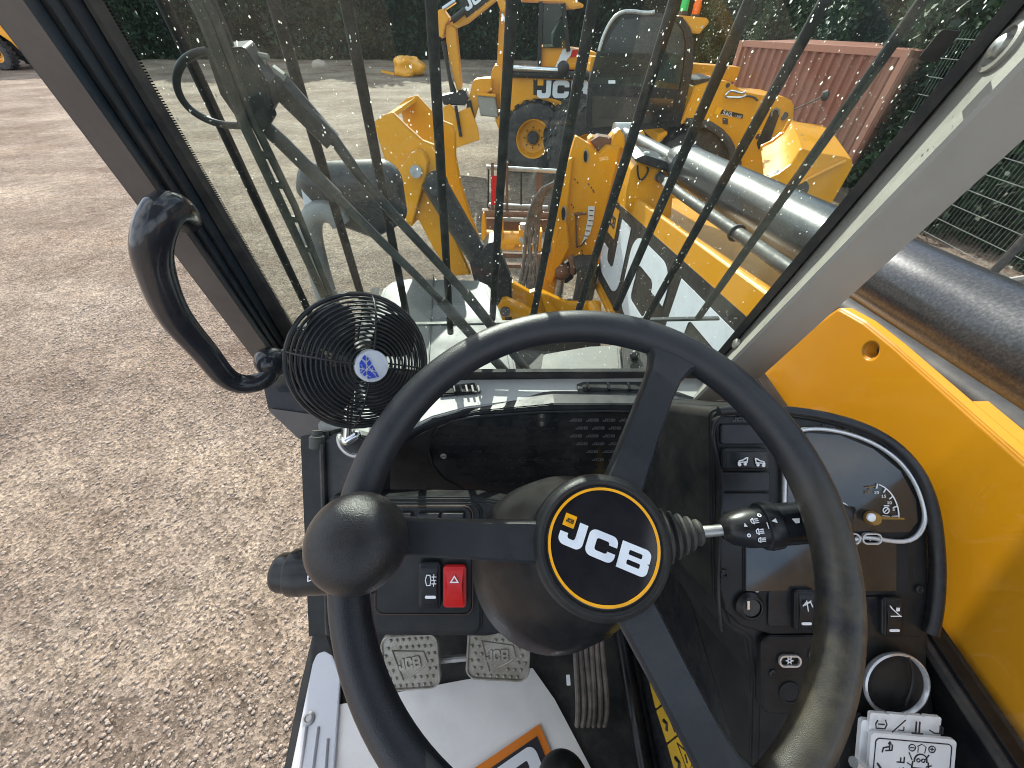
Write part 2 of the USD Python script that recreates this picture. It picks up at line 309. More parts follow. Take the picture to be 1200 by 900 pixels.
# ground: pinkish crushed stone
material('gravel', {
    'g': ('geometry', {}), 'v': ('voronoi_texture', {'scale': 62.0}), 'n': ('noise_texture', {'scale': 0.45, 'detail': 9.0, 'roughness': 0.66}),
    'nf': ('noise_texture', {'scale': 70.0, 'detail': 7.0, 'roughness': 0.75}), 'nm': ('noise_texture', {'scale': 7.0, 'detail': 6.0, 'roughness': 0.7}),
    'st': ('mapping', {'scale': (0.5, 1.1, 1.0), 'rotation': (0, 0, 0.45)}), 'ns': ('noise_texture', {'scale': 0.8, 'detail': 8.0, 'roughness': 0.68, 'distortion': 0.6}),
    'r': ('rgb_ramp', {'ramp': [(0.32, (0.150, 0.106, 0.076)), (0.48, (0.222, 0.178, 0.143)), (0.66, (0.310, 0.262, 0.215))]}),
    'bw': ('separate_color', {}), 'mr': ('map_range', {'from_min': 0.0, 'from_max': 1.0, 'to_min': 0.5, 'to_max': 1.5}),
    'mul': ('mix_color', {'blend_type': 'multiply', 'fac': 1.0, 'use_clamp': False}), 'cc': ('combine_color', {}),
    'fr': ('rgb_ramp', {'ramp': [(0.3, (0.45, 0.44, 0.43)), (0.7, (1.5, 1.47, 1.42))]}),
    'mul2': ('mix_color', {'blend_type': 'multiply', 'fac': 0.85, 'use_clamp': False}),
    'fm': ('rgb_ramp', {'ramp': [(0.34, (0.72, 0.70, 0.68)), (0.66, (1.22, 1.21, 1.20))]}),
    'mul4': ('mix_color', {'blend_type': 'multiply', 'fac': 1.0, 'use_clamp': False}),
    'sr': ('rgb_ramp', {'ramp': [(0.36, (0.80, 0.76, 0.73)), (0.5, (1.0, 1.0, 1.0)), (0.62, (1.22, 1.20, 1.15))]}),
    'mul3': ('mix_color', {'blend_type': 'multiply', 'fac': 1.0, 'use_clamp': False}),
    'b': ('bump', {'strength': 0.55, 'distance': 0.008}), 'b2': ('bump', {'strength': 0.9, 'distance': 0.018}), 'b3': ('bump', {'strength': 0.6, 'distance': 0.06}),
    'p': ('principled_bsdf', {'roughness': 0.9, 'specular_ior_level': 0.2})},
    [('g.position', 'v.vector'), ('g.position', 'n.vector'), ('g.position', 'nf.vector'), ('g.position', 'nm.vector'), ('g.position', 'st.vector'), ('st.vector', 'ns.vector'), ('ns.fac', 'sr.fac'),
     ('n.fac', 'r.fac'), ('v.color', 'bw.color'), ('bw.r', 'mr.value'), ('mr.result', 'cc.r'), ('mr.result', 'cc.g'), ('mr.result', 'cc.b'), ('r.color', 'mul.a'), ('cc.color', 'mul.b'),
     ('nf.fac', 'fr.fac'), ('mul.result', 'mul2.a'), ('fr.color', 'mul2.b'), ('nm.fac', 'fm.fac'), ('mul2.result', 'mul4.a'), ('fm.color', 'mul4.b'), ('mul4.result', 'mul3.a'), ('sr.color', 'mul3.b'), ('mul3.result', 'p.base_color'),
     ('nm.fac', 'b3.height'), ('v.distance', 'b.height'), ('b3.normal', 'b.normal'), ('nf.fac', 'b2.height'), ('b.normal', 'b2.normal'), ('b2.normal', 'p.normal')])
def leaf_mat(name, a, b):
    material(name, {'o': ('geometry', {}), 'r': ('rgb_ramp', {'ramp': [(0.0, a), (1.0, b)]}), 'd': ('principled_bsdf', {'roughness': 0.55, 'specular_ior_level': 0.35}), 't': ('translucent_bsdf', {}), 'm': ('mix_closure', {'fac': 0.22})},
             [('o.random_per_island', 'r.fac'), ('r.color', 'd.base_color'), ('r.color', 't.color'), ('d.BSDF', 'm.closure1'), ('t.BSDF', 'm.closure2')], surface='m.closure')
leaf_mat('leaf', (0.022, 0.050, 0.020), (0.060, 0.110, 0.040)); leaf_mat('leaf_dark', (0.012, 0.034, 0.018), (0.034, 0.068, 0.034))
simple('knob_black', (0.008, 0.008, 0.009), 0.28, spec=0.4, bump=0.45, bscale=1300, dust=0.05, dustcol=(0.15, 0.13, 0.10), dscale=40)
material('dusty_tan_light', {'d': ('diffuse_bsdf', {'color': (0.6, 0.6, 0.57)}), 't': ('translucent_bsdf', {'color': (0.7, 0.7, 0.66)}), 'm': ('mix_closure', {'fac': 0.6})}, [('d.BSDF', 'm.closure1'), ('t.BSDF', 'm.closure2')], surface='m.closure')
simple('wiper_dust', (0.035, 0.033, 0.028), 0.7, dust=0.7, dustcol=(0.12, 0.11, 0.085), dscale=40)
simple('dusty_black_blue', (0.014, 0.018, 0.020), 0.34, spec=0.35, dust=0.35, dustcol=(0.05, 0.053, 0.053), dscale=14)
simple('dusty_grey_light', (0.14, 0.145, 0.145), 0.42, dust=0.5, dustcol=(0.21, 0.205, 0.19), dscale=25)
simple('dark_lining', (0.03, 0.03, 0.032), 0.8)
simple('edge_line', (0.06, 0.03, 0.02), 0.6)
simple('dash_plastic', (0.013, 0.015, 0.017), 0.42, spec=0.4, bump=0.2, bscale=900, dust=0.12)
simple('shroud_black', (0.006, 0.006, 0.007), 0.34, spec=0.28, dust=0.04)

# ================================================================ the setting
def ground():
    g = np.concatenate([np.linspace(-60, -6, 10), np.linspace(-5, 8, 66), np.linspace(9, 70, 14)])
    h = np.concatenate([np.linspace(-30, -3, 6), np.linspace(-2, 12, 70), np.linspace(13, 110, 20)])
    gx, gy = np.meshgrid(g, h, indexing='ij')
    p = np.stack([gx, gy, gx * 0], -1)
    z = (meshkit.fbm(p * 0.35, 3, 5) - 0.5) * 0.05 + (meshkit.fbm(p * 1.6, 3, 9) - 0.5) * 0.03
    p[..., 2] = z
    a, b = gx.shape
    i, j = np.meshgrid(np.arange(a - 1), np.arange(b - 1), indexing='ij')
    qd = np.stack([i * b + j, (i + 1) * b + j, (i + 1) * b + j + 1, i * b + j + 1], -1).reshape(-1, 4)
    return trimesh.Trimesh(p.reshape(-1, 3), np.vstack([qd[:, [0, 1, 2]], qd[:, [0, 2, 3]]]), process=False)
obj('ground', ground(), 'gravel', smooth=True, kind='structure')

def instancer(path, protos, pos, idx, scale, rot=None):
    pi = UsdGeom.PointInstancer.Define(stage, path)
    for k, (m, mat, sm) in enumerate(protos):
        usdkit.mesh(stage, f'{path}/source_{"abcdef"[k]}', m, MAT[mat], smooth=sm)
    pi.CreatePrototypesRel().SetTargets([Sdf.Path(f'{path}/source_{"abcdef"[k]}') for k in range(len(protos))])
    pi.CreatePositionsAttr(Vt.Vec3fArray.FromNumpy(np.asarray(pos, np.float32)))
    pi.CreateProtoIndicesAttr(Vt.IntArray.FromNumpy(np.asarray(idx, np.int32)))
    s = np.asarray(scale, np.float32); s = np.repeat(s[:, None], 3, 1) if s.ndim == 1 else s
    pi.CreateScalesAttr(Vt.Vec3fArray.FromNumpy(s))
    if rot is None:
        a = RNG.uniform(0, 2 * np.pi, len(pos)); rot = np.stack([np.cos(a / 2), 0 * a, 0 * a, np.sin(a / 2)], 1)
    pi.CreateOrientationsAttr(Vt.QuathArray([Gf.Quath(*map(float, r)) for r in rot]))
    return pi.GetPrim()
# loose stones on the near ground
def stone(seed):
    m = trimesh.creation.icosphere(1, 1.0); m.vertices *= 1 + 0.5 * (meshkit.noise(m.vertices * 1.7 + 9 * seed, seed)[:, None] - 0.5); m.vertices *= [1, 0.8, 0.6]; return m
N = 60000
px_ = -0.45 - RNG.power(0.75, N) ** 1 * 4.5; py_ = -1.2 + RNG.random(N) ** 1.2 * 6.5
keep = RNG.random(N) < 1.5 * np.clip(meshkit.fbm(np.stack([px_, py_, px_ * 0], 1) * 0.8, 3, 3) * 1.5 - 0.2, 0.15, 1)
px_, py_ = px_[keep], py_[keep]; sz = 0.0028 + 0.0095 * RNG.random(len(px_)) ** 3.4
gp = np.stack([px_, py_, px_ * 0], 1); gz = (meshkit.fbm(gp * 0.35, 3, 5) - 0.5) * 0.05 + (meshkit.fbm(gp * 1.6, 3, 9) - 0.5) * 0.03
pr = instancer('/World/loose_stones', [(stone(k), 'stone', False) for k in range(3)], np.stack([px_, py_, gz + sz * 0.2], 1), RNG.integers(0, 3, len(px_)), sz)
setd(pr, label='loose pinkish crushed stones lying over the gravel yard beside the cab', category='gravel', kind='stuff')

# leaf clumps for the hedges
def clump(n, r, s, seed):
    g = np.random.default_rng(seed); c = g.normal(size=(n, 3)); c *= (r * g.random(n) ** 0.4 / np.linalg.norm(c, axis=1))[:, None]
    a = g.normal(size=(n, 3)); a /= np.linalg.norm(a, axis=1, keepdims=True); b = np.cross(a, g.normal(size=(n, 3))); b /= np.linalg.norm(b, axis=1, keepdims=True)
    k = s * g.uniform(0.6, 1.4, n)[:, None]
    V = np.stack([c - a * k, c + b * k * 0.55, c + a * k, c - b * k * 0.55], 1).reshape(-1, 3); i = np.arange(n)[:, None] * 4
    return trimesh.Trimesh(V, np.vstack([i + [0, 1, 2], i + [0, 2, 3]]), process=False)
def hedge(name, label, a, b, height, depth, count, mats, r, leaf, base=0.0):
    t = thing(name, label, 'hedge')
    a, b = np.array(a, float), np.array(b, float); d = b - a; L = np.linalg.norm(d); d /= L; nrm = np.array([d[1], -d[0]])
    if np.dot(nrm, -(a + b) / 2) < 0: nrm = -nrm
    u = RNG.random(count) * L; h = base + RNG.random(count) ** 1.15 * height * (0.86 + 0.28 * meshkit.noise(np.stack([u * 0.45, u * 0, u * 0], 1), 3))
    bulge = meshkit.fbm(np.stack([u * 0.5, h * 0.6, u * 0], 1), 3, 8) - 0.45
    off = depth * (0.35 + bulge * 1.3) + RNG.normal(0, 0.12 * depth, count) - 0.25 * depth * (h / height) ** 2
    p = a[None] + u[:, None] * d + off[:, None] * nrm
    pr = instancer(str(t.GetPath()) + '/foliage', [(clump(110 if leaf > 0.2 else 240, 1.0, leaf, k), mats[k % len(mats)], False) for k in range(4)], np.c_[p, h], RNG.integers(0, 4, count), r * RNG.uniform(0.6, 1.3, count))
    setd(pr, kind='stuff')
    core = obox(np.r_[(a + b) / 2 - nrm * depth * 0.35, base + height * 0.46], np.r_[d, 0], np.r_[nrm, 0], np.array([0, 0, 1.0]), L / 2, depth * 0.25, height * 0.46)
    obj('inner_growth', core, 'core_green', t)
    return t
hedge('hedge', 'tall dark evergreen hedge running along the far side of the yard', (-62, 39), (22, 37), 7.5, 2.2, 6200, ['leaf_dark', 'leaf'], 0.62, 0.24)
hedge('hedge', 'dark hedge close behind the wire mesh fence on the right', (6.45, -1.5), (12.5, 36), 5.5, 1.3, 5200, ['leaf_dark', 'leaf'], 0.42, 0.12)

# ---- wire mesh fence on the right (x = 5.6)
FX = 5.6
ft = thing('mesh_fence', 'dark green welded wire mesh fence seen through the right side window', 'fence')
y0f, y1f, topf = 0.5, 6.6, 2.3
for k in range(12):
    z = 0.12 + k * 0.19
    obj('horizontal_wire', cyl((FX, y0f, z), (FX, y1f, z), 0.0045, 5), 'fence_wire', ft)
obj('vertical_wires', trimesh.util.concatenate([cyl((FX + 0.006, y, 0.05), (FX + 0.006, y, topf), 0.0022, 4) for y in np.arange(y0f, y1f, 0.05)]), 'fence_wire', ft, kind='stuff')
for y in (0.5, 3.05, 5.6):
    obj('post', bx((FX + 0.012, y - 0.03, 0), (FX + 0.072, y + 0.03, topf + 0.05)), 'pillar_dark', ft)
# grey tube and pale rail of something standing just inside the fence
rk = thing('pipe_rack', 'grey pipe frame with a pale top rail beyond the boom by the fence', 'rack')
a_, b_ = X(1158, 322, 3.9), X(1215, 276, 3.9)
obj('tube', tube(spline([a_, (a_ + b_) / 2 + (0, 0, 0.02), b_], 8), 0.018, 8), 'dusty_grey', rk)
a_, b_ = X(1160, 334, 3.5), X(1230, 322, 3.5)
obj('top_rail', rbar(a_, b_, 0.10, 0.045), 'cream_grey', rk)
for p in (a_ + (0, -0.06, 0), b_ + (0, 0.02, 0)): obj('leg', cyl(p - (0, 0, 0.02), (p[0], p[1], 0), 0.025, 10), 'rusty', rk)
tp_ = X(1212, 268, 3.9); obj('upright', cyl((tp_[0], tp_[1], 0), tp_, 0.03, 10), 'dusty_grey', rk)

# ---- shipping container, ribbed steel
cA, cB = np.array([4.98, 11.15]), np.array([6.42, 8.15])
ct = thing('shipping_container', 'rust red corrugated steel shipping container behind the yellow machines', 'container')
cd = unit(cB - cA); cn = np.array([-cd[1], cd[0]]);
if np.dot(cn, -cA) < 0: cn = -cn
ctop = 2.02; cz = 0.10; ext = 0.9
L = np.linalg.norm(cB - cA)
C3 = lambda s, o, z: np.array([*(cA + cd * s + cn * o), z])
pitch = 0.175; s_ = 0.08
for k in range(int(L / pitch)):
    s0 = 0.07 + k * pitch
    P = Polygon([(0, 0), (0.055, 0), (0.085, 0.045), (0.145, 0.045), (pitch, 0), (pitch, -0.02), (0, -0.02)])
    obj('corrugation', prism(P, ctop - 0.16 - cz, C3(s0, 0, cz + 0.06), np.r_[cd, 0], np.r_[cn, 0], np.array([0, 0, 1.0])), 'container_red', ct)
obj('back_shell', obox(C3(L / 2, -1.03, (ctop + cz) / 2), np.r_[cd, 0], np.r_[cn, 0], np.array([0, 0, 1.0]), L / 2 - 0.02, 0.99, (ctop - cz) / 2 - 0.02), 'container_red', ct)
obj('top_rail', obox(C3(L / 2, 0.0, ctop - 0.05), np.r_[cd, 0], np.r_[cn, 0], np.array([0, 0, 1.0]), L / 2, 0.055, 0.05), 'container_rail', ct)
obj('bottom_rail', obox(C3(L / 2, 0.0, cz), np.r_[cd, 0], np.r_[cn, 0], np.array([0, 0, 1.0]), L / 2, 0.055, 0.06), 'container_rail', ct)
for s in (0.04, L - 0.04): obj('corner_post', obox(C3(s, 0.003, (ctop + cz) / 2), np.r_[cd, 0], np.r_[cn, 0], np.array([0, 0, 1.0]), 0.05, 0.06, (ctop - cz) / 2), 'container_rail', ct)

# ---------------------------------------------------------------- background machines
def yp(pts, y): return [Y(a, b, y) for a, b in pts]
BACK = np.array([0, 1.0, 0])
def wheel(t, c, R, w, rimr, front=-1, name='wheel', lugs=True, mat='far_yellow', turn=0.0):
    """wheel with its axle along y (front = side that faces the viewer)"""
    g = group_part(name, t); ax = np.array([math.sin(turn), front * math.cos(turn), 0.0]); c = np.array(c, float)
    h = w / 2
    tp = [(rimr, -h), (R * 0.80, -h), (R * 0.95, -h * 0.86), (R, -h * 0.55), (R, h * 0.55), (R * 0.95, h * 0.86), (R * 0.82, h), (rimr * 1.06, h * 0.94), (rimr, h * 0.80)]
    ms = [lathe(tp, c, ax, 48)]
    if lugs:
        u, v, n = frame(ax)
        for k in range(22):
            a = 2 * math.pi * k / 22; rd = math.cos(a) * u + math.sin(a) * v; tg = -math.sin(a) * u + math.cos(a) * v
            for sgn in (-1, 1):
                ms.append(obox(c + rd * (R + 0.008) + n * h * 0.47 * sgn + tg * sgn * R * 0.06, unit(n + tg * 0.6 * sgn), unit(tg - n * 0.6 * sgn), rd, h * 0.5, 0.025, 0.022))
    obj('tyre', ms, 'tyre', g, smooth=40)
    rp = [(0.001, h * 0.10), (rimr * 0.40, h * 0.10), (rimr * 0.44, h * 0.22), (rimr * 0.62, h * 0.22), (rimr * 0.80, h * 0.28), (rimr * 0.88, h * 0.62), (rimr * 0.97, h * 0.84), (rimr * 1.04, h * 0.86), (rimr * 1.0, h * 0.5), (rimr, -h * 0.8)]
    obj('rim', lathe(rp, c, ax, 40), mat, g, smooth=30)
    u, v, n = frame(ax)
    obj('hub', [lathe([(rimr * 0.34, h * 0.10), (rimr * 0.34, h * 0.34), (rimr * 0.25, h * 0.45), (0.001, h * 0.47)], c, ax, 24)] + [cyl(c + (math.cos(a) * u + math.sin(a) * v) * rimr * 0.52 + n * h * 0.2, c + (math.cos(a) * u + math.sin(a) * v) * rimr * 0.52 + n * h * 0.30, rimr * 0.045, 6) for a in np.arange(8) * math.pi / 4], 'tyre', g)
    return g

# ---- backhoe loader, seen from its side, digging arm to the left
BY = 8.9
bh = thing('backhoe_loader', 'yellow backhoe loader standing side-on with its digging arm to the left', 'backhoe loader')
c_ = Y(625, 163, BY); s_ = (Y(664, 163, BY)[0] - c_[0])
wc = Y(625, 163, BY); Rw = wc[2] - 0.02
Rw = 0.62
wc[2] = Rw; wc = np.array([wc[0] * 1.0, BY + 0.25, Rw])
wheel(bh, wc, Rw, 0.48, 0.335)
wheel(bh, wc + (0, 1.75, 0), Rw, 0.48, 0.335, front=1)
wheel(bh, wc + (2.05, 0.1, -0.16), 0.46, 0.36, 0.24); wheel(bh, wc + (2.05, 1.85, -0.16), 0.46, 0.36, 0.24, front=1)
obj('body', [bplate(yp([(599, 90), (688, 92), (690, 134), (662, 132), (652, 122), (632, 116), (614, 120), (598, 134)], BY + 0.1), BACK, 1.7, 0.02, 0.03)], 'far_yellow', bh)
obj('chassis', bx((wc[0] - 0.7, BY + 0.45, 0.42), (wc[0] + 2.3, BY + 1.6, 0.95)), 'decal_black', bh)
obj('side_decal', plate(yp([(625, 93), (690, 95), (690, 124), (664, 121), (650, 116), (625, 111)], BY + 0.095), BACK, 0.01), 'decal_black', bh)
def logo_at(o, h, u, v, t=0.004, square=True, parent=None, mat='decal_white', name='lettering', sq='amber', skew=0.0):
    n = np.cross(u, v); s = affinity.affine_transform(LOGO, [h, skew * h, 0, h, 0, 0])
    obj(name, prism(s, t, np.asarray(o), u, v, n), mat, parent, smooth=False)
    if square:
        obj('emblem', prism(affinity.affine_transform(rr(0.02, 0.72, 0.42, 1.06, 0.03), [h, skew * h, 0, h, 0, 0]), t, np.asarray(o), u, v, n), sq, parent, smooth=False)
hL = (Y(650, 94, BY)[2] - Y(650, 115, BY)[2])
logo_at(Y(629, 115, BY + 0.09), hL, RGT, np.array([0, 0, 1.0]), 0.004, parent=bh)
obj('lift_ram', [cyl(Y(600, 80, BY), Y(664, 83, BY), 0.045, 14)], 'chrome', bh); obj('ram_barrel', [cyl(Y(598, 86, BY + 0.05), Y(690, 89, BY + 0.05), 0.06, 14), trimesh.creation.icosphere(2, 0.11).apply_translation(Y(660, 80, BY))], 'decal_black', bh)
obj('bonnet', bplate(yp([(635, 55), (663, 56), (700, 62), (700, 84), (634, 79)], BY + 0.5), BACK, 0.9, 0.02, 0.03), 'far_yellow', bh)
obj('bonnet_stripe', plate(yp([(660, 57), (676, 58), (668, 66), (656, 80), (650, 80)], BY + 0.49), BACK, 0.008), 'decal_white', bh)
obj('bonnet_marking', plate(yp([(671, 58), (680, 58), (679, 66), (668, 67)], BY + 0.488), BACK, 0.008), 'red', bh)
obj('fender', tube([wc + (math.cos(a) * (Rw + 0.09), 0, math.sin(a) * (Rw + 0.09)) for a in np.linspace(2.5, 0.55, 18)], 0.05, 8), 'dusty_grey', bh)
obj('wheel_arch', [plate([wc + (math.cos(a) * (Rw + 0.14), -0.1, math.sin(a) * (Rw + 0.14)) for a in np.linspace(2.6, 0.5, 16)] + [wc + (math.cos(a) * (Rw + 0.05), -0.1, math.sin(a) * (Rw + 0.05)) for a in np.linspace(0.5, 2.6, 16)], BACK, 0.06)], 'far_yellow', bh)
obj('step_plate', bplate(yp([(671, 128), (678, 130), (684, 164), (672, 166), (664, 150)], BY + 0.05), BACK, 0.4, 0.02, 0.02), 'far_yellow', bh)
# rear frame, king post and stabiliser
obj('king_post', [bplate(yp([(576, 84), (580, 77), (588, 77), (590, 86), (590, 128), (573, 128), (574, 96)], BY + 0.35), BACK, 0.5, 0.03, 0.02)], 'far_yellow', bh)
obj('rear_frame', [bplate(yp([(554, 96), (558, 93), (576, 92), (577, 106), (566, 112), (560, 128), (552, 155), (546, 158), (542, 148), (546, 128), (550, 112)], BY + 0.2), BACK, 0.35, 0.03, 0.02), bplate(yp([(586, 92), (600, 90), (600, 120), (596, 160), (588, 162), (580, 140), (586, 135)], BY + 0.15), BACK, 0.5, 0.03, 0.02)], 'far_yellow', bh)
obj('stabiliser_block', bplate(yp([(559, 112), (580, 113), (584, 138), (563, 136)], BY + 0.1), BACK, 0.3, 0.02, 0.02), 'dusty_tan', bh)
obj('stabiliser_cap', bplate(yp([(559, 108), (581, 111), (581, 114), (559, 112)], BY + 0.08), BACK, 0.34, 0.01, 0.01), 'far_yellow', bh)
bk = group_part('bucket', bh)
obj('side_plate', [bplate(yp([(519, 126), (527, 122), (536, 132), (545, 128), (551, 126), (560, 150), (562, 164), (533, 174), (522, 176)], BY - 0.1), BACK, 0.05, 0.02, 0.01), bplate(yp([(519, 126), (527, 122), (536, 132), (545, 128), (551, 126), (560, 150), (562, 164), (533, 174), (522, 176)], BY + 0.55), BACK, 0.05, 0.02, 0.01)], 'far_yellow', bk)
obj('shell', [plate(yp([(524, 134), (536, 138), (546, 134), (556, 156), (534, 168), (526, 172)], BY - 0.06), BACK, 0.62)], 'rusty', bk)
obj('hitch', [bplate(yp([(516, 113), (545, 106), (549, 116), (545, 124), (520, 123)], BY + 0.1), BACK, 0.3, 0.02, 0.02)], 'decal_black', bk)
obj('link', [cyl(Y(527, 92, BY + 0.2), Y(535, 112, BY + 0.2), 0.035, 10), cyl(Y(534, 124, BY - 0.13), Y(540, 160, BY - 0.13), 0.03, 8), cyl(Y(549, 118, BY + 0.15), Y(556, 150, BY + 0.15), 0.05, 8)], 'decal_black', bk)
obj('dipper', [bplate(yp([(521, 28), (534, 30), (537, 60), (541, 104), (536, 108), (526, 70), (523, 50)], BY + 0.2), BACK, 0.28, 0.02, 0.02)], 'far_yellow', bh)
obj('dipper_head', [bplate(yp([(513, 12), (518, 10), (527, 22), (522, 30), (519, 46), (514, 42), (512, 25)], BY + 0.15), BACK, 0.36, 0.02, 0.02)], 'far_yellow', bh)
obj('boom', [bplate(yp([(524, 28), (540, 20), (574, -8), (584, -14), (588, -4), (548, 28), (534, 34)], BY + 0.2), BACK, 0.3, 0.02, 0.02)], 'far_yellow', bh)
obj('boom_rear', [bplate(yp([(580, -6), (590, -8), (594, 10), (590, 15), (586, 12)], BY + 0.2), BACK, 0.3, 0.02, 0.02), bplate(yp([(586, 8), (596, 6), (592, 80), (582, 78)], BY + 0.5), BACK, 0.2, 0.02, 0.02)], 'far_yellow', bh)
obj('dipper_ram', [cyl(Y(519, 11, BY + 0.3), Y(534, 1, BY + 0.3), 0.035, 10)], 'chrome', bh); obj('ram_barrel', [cyl(Y(530, 24, BY + 0.12), Y(545, 12, BY + 0.12), 0.05, 10), cyl(Y(519, 48, BY + 0.12), Y(530, 108, BY + 0.12), 0.035, 8)], 'decal_black', bh)
ub = unit(Y(560, 1, BY) - Y(546, 12, BY)); vb = unit(np.cross(BACK, ub)) * -1; vb = vb if vb[2] > 0 else -vb
obj('boom_decal', prism(sbox(-0.35, -0.45, 3.8, 1.3), 0.004, Y(547, 14, BY + 0.19), ub * 0.135, vb * 0.135, np.array([0, -1.0, 0])), 'decal_black', bh, smooth=False)
logo_at(Y(547, 14, BY + 0.18), 0.135, ub, vb, 0.004, False, bh, name='boom_lettering')
obj('white_stay', cyl(Y(588, 16, BY), Y(592, 25, BY), 0.02, 8), 'decal_white', bh)
# cab
cb = group_part('cab', bh)
obj('roof', bplate(yp([(612, -4), (672, -1), (684, 5), (684, 9), (672, 11), (667, 10), (660, 3), (612, 1)], BY + 0.4), BACK, 1.3, 0.02, 0.03), 'far_yellow', cb)
for (a, b) in (((634, 2), (632, 80)), ((660, 4), (666, 60))):
    for dy in (0.45, 1.55): obj('post', bar(Y(*a, BY + dy), Y(*b, BY + dy), 0.09, 0.07), 'satin_black', cb)
obj('side_window', plate(yp([(637, 4), (659, 4), (664, 56), (636, 56)], BY + 0.46), BACK, 0.008), 'cab_glass', cb)
obj('seat', bplate(yp([(648, 40), (660, 22), (664, 24), (664, 56), (648, 56)], BY + 0.8), BACK, 0.5, 0.03, 0.03), 'seat_green', cb)
obj('lower_panel', bplate(yp([(634, 56), (672, 58), (690, 90), (690, 96), (634, 84)], BY + 1.0), BACK, 0.5, 0.02, 0.03), 'decal_black', cb)

# ---- second telehandler, behind our boom
TY = 6.1
th2 = thing('telehandler', 'yellow telehandler with a dark glazed cab and beacons parked behind our boom', 'telehandler')
R2 = 0.66; w2 = Y(806, 196, TY + 0.15); w2[2] = R2
wheel(th2, (w2[0], TY + 0.28, R2), R2, 0.46, 0.36)
wheel(th2, (w2[0], TY + 1.7, R2), R2, 0.46, 0.30, front=1)
wheel(th2, (w2[0] - 1.25, TY + 1.75, R2), R2, 0.40, 0.30); wheel(th2, (w2[0] - 1.25, TY + 2.9, R2), R2, 0.4, 0.30, front=1)
BOD = [(815, 102), (835, 96), (845, 95), (855, 96), (872, 108), (893, 112), (921, 114), (929, 118), (932, 125), (931, 139), (921, 163), (905, 205), (896, 208), (872, 200), (866, 196), (857, 172), (846, 156), (830, 147), (806, 144), (790, 150), (776, 166), (768, 172), (772, 158), (795, 148), (808, 120)]
obj('rear_body', bplate(yp(BOD, TY), BACK, 0.75, 0.03, 0.035), 'far_yellow', th2)
obj('lower_bumper', [bplate(yp([(868, 196), (880, 186), (908, 188), (905, 205), (897, 208)], TY - 0.03), BACK, 0.5, 0.02, 0.02)], 'far_yellow', th2)
obj('counterweight', bplate(yp([(862, 112), (921, 116), (927, 140), (905, 202), (866, 196), (850, 150)], TY + 0.77), BACK, 1.1, 0.05, 0.04), 'far_yellow', th2)
obj('fender', tube([Y(a, b, TY - 0.03) for a, b in [(804, 143), (818, 143), (832, 147), (844, 155), (852, 164), (857, 173), (859, 184)]], 0.045, 10), 'dusty_grey', th2)
obj('tail_slot', [plate(yp([(905, 128), (913, 128), (913, 136), (900, 172), (889, 175), (887, 168)], TY - 0.006), BACK, 0.01, 0.02)], 'gap_black', th2)
obj('slot_rim', tube([Y(a, b, TY - 0.01) for a, b in [(904, 136), (905, 130), (909, 127), (913, 129), (913, 134)]], 0.012, 8), 'cream_grey', th2)
for p, r in (((919, 136), 0.045), ((853, 100), 0.024), ((894, 135), 0.03), ((888, 160), 0.03), ((866, 191), 0.035), ((893, 196), 0.03)):
    obj('bolt_recess', cyl(Y(*p, TY - 0.008), Y(*p, TY + 0.004), r, 14), 'dusty_grey' if p[0] == 919 else 'decal_black', th2)
obj('model_decal', plate(yp([(844, 128), (871, 134), (870, 139), (843, 133)], TY - 0.004), BACK, 0.006), 'decal_black', th2)
u5 = unit(Y(871, 134, TY) - Y(844, 128, TY)); v5 = unit(np.cross(u5, [0, 1.0, 0])); v5 = v5 if v5[2] > 0 else -v5
obj('model_number', lettering('540', 0.048, Y(852, 133, TY - 0.008), u5, v5, 0.003), 'decal_white', th2, smooth=False)
obj('model_suffix', lettering('-140', 0.026, Y(865, 136.3, TY - 0.008), u5, v5, 0.003), 'decal_white', th2, smooth=False)
obj('emblem', prism(sbox(-0.04, -0.04, 0.04, 0.04), 0.003, Y(841.5, 130, TY - 0.004), u5, v5, -BACK), 'amber', th2, smooth=False)
obj('small_plate', plate(yp([(847, 138), (853, 139), (853, 146), (847, 145)], TY - 0.004), BACK, 0.006), 'dusty_grey', th2)
obj('latch_loop', tube(spline([Y(a, b, TY - 0.03) for a, b in [(874, 107), (864, 108), (852, 109), (850, 112), (856, 114), (868, 114), (874, 112)]], 24), 0.013, 6), 'chrome', th2)
obj('latch_cable', tube(spline([Y(a, b, TY - 0.02) for a, b in [(873, 113), (880, 113), (888, 118)]], 10), 0.012, 6), 'dusty_grey', th2)
obj('boom', [bplate(yp([(818, 92), (822, 86), (845, 86), (857, 88), (855, 97), (842, 94), (820, 98)], TY + 0.8), BACK, 0.5, 0.02, 0.02), bar(Y(690, 74, TY + 1.1), Y(860, 86, TY + 1.1), 0.3, 0.16)], 'far_yellow', th2)
obj('hydraulic_block', [plate(yp([(813, 94), (836, 91), (838, 97), (813, 102)], TY + 0.1), BACK, 0.5)], 'decal_black', th2)
obj('lamp_arm', cyl(Y(930, 129, TY), Y(962, 114, TY), 0.008, 6), 'dusty_grey', th2)
obj('marker_lamp', lathe([(0.001, -0.05), (0.05, -0.03), (0.06, 0.02), (0.001, 0.05)], Y(967, 112, TY), unit((1, -0.4, 0.4)), 16), 'dusty_grey', th2)
c2 = group_part('cab', th2)
obj('roof', [bplate(yp([(767, 14), (790, 17), (829, 21), (832, 26), (820, 40), (811, 39), (803, 27), (791, 21), (768, 18)], TY + 0.03), BACK, 0.95, 0.02, 0.02)], 'far_yellow', c2)
fr = [(724, 17), (767, 14), (800, 20), (809, 33), (813, 48), (812, 80), (806, 110), (797, 148), (690, 158), (686, 140), (690, 98), (700, 62), (712, 34)]
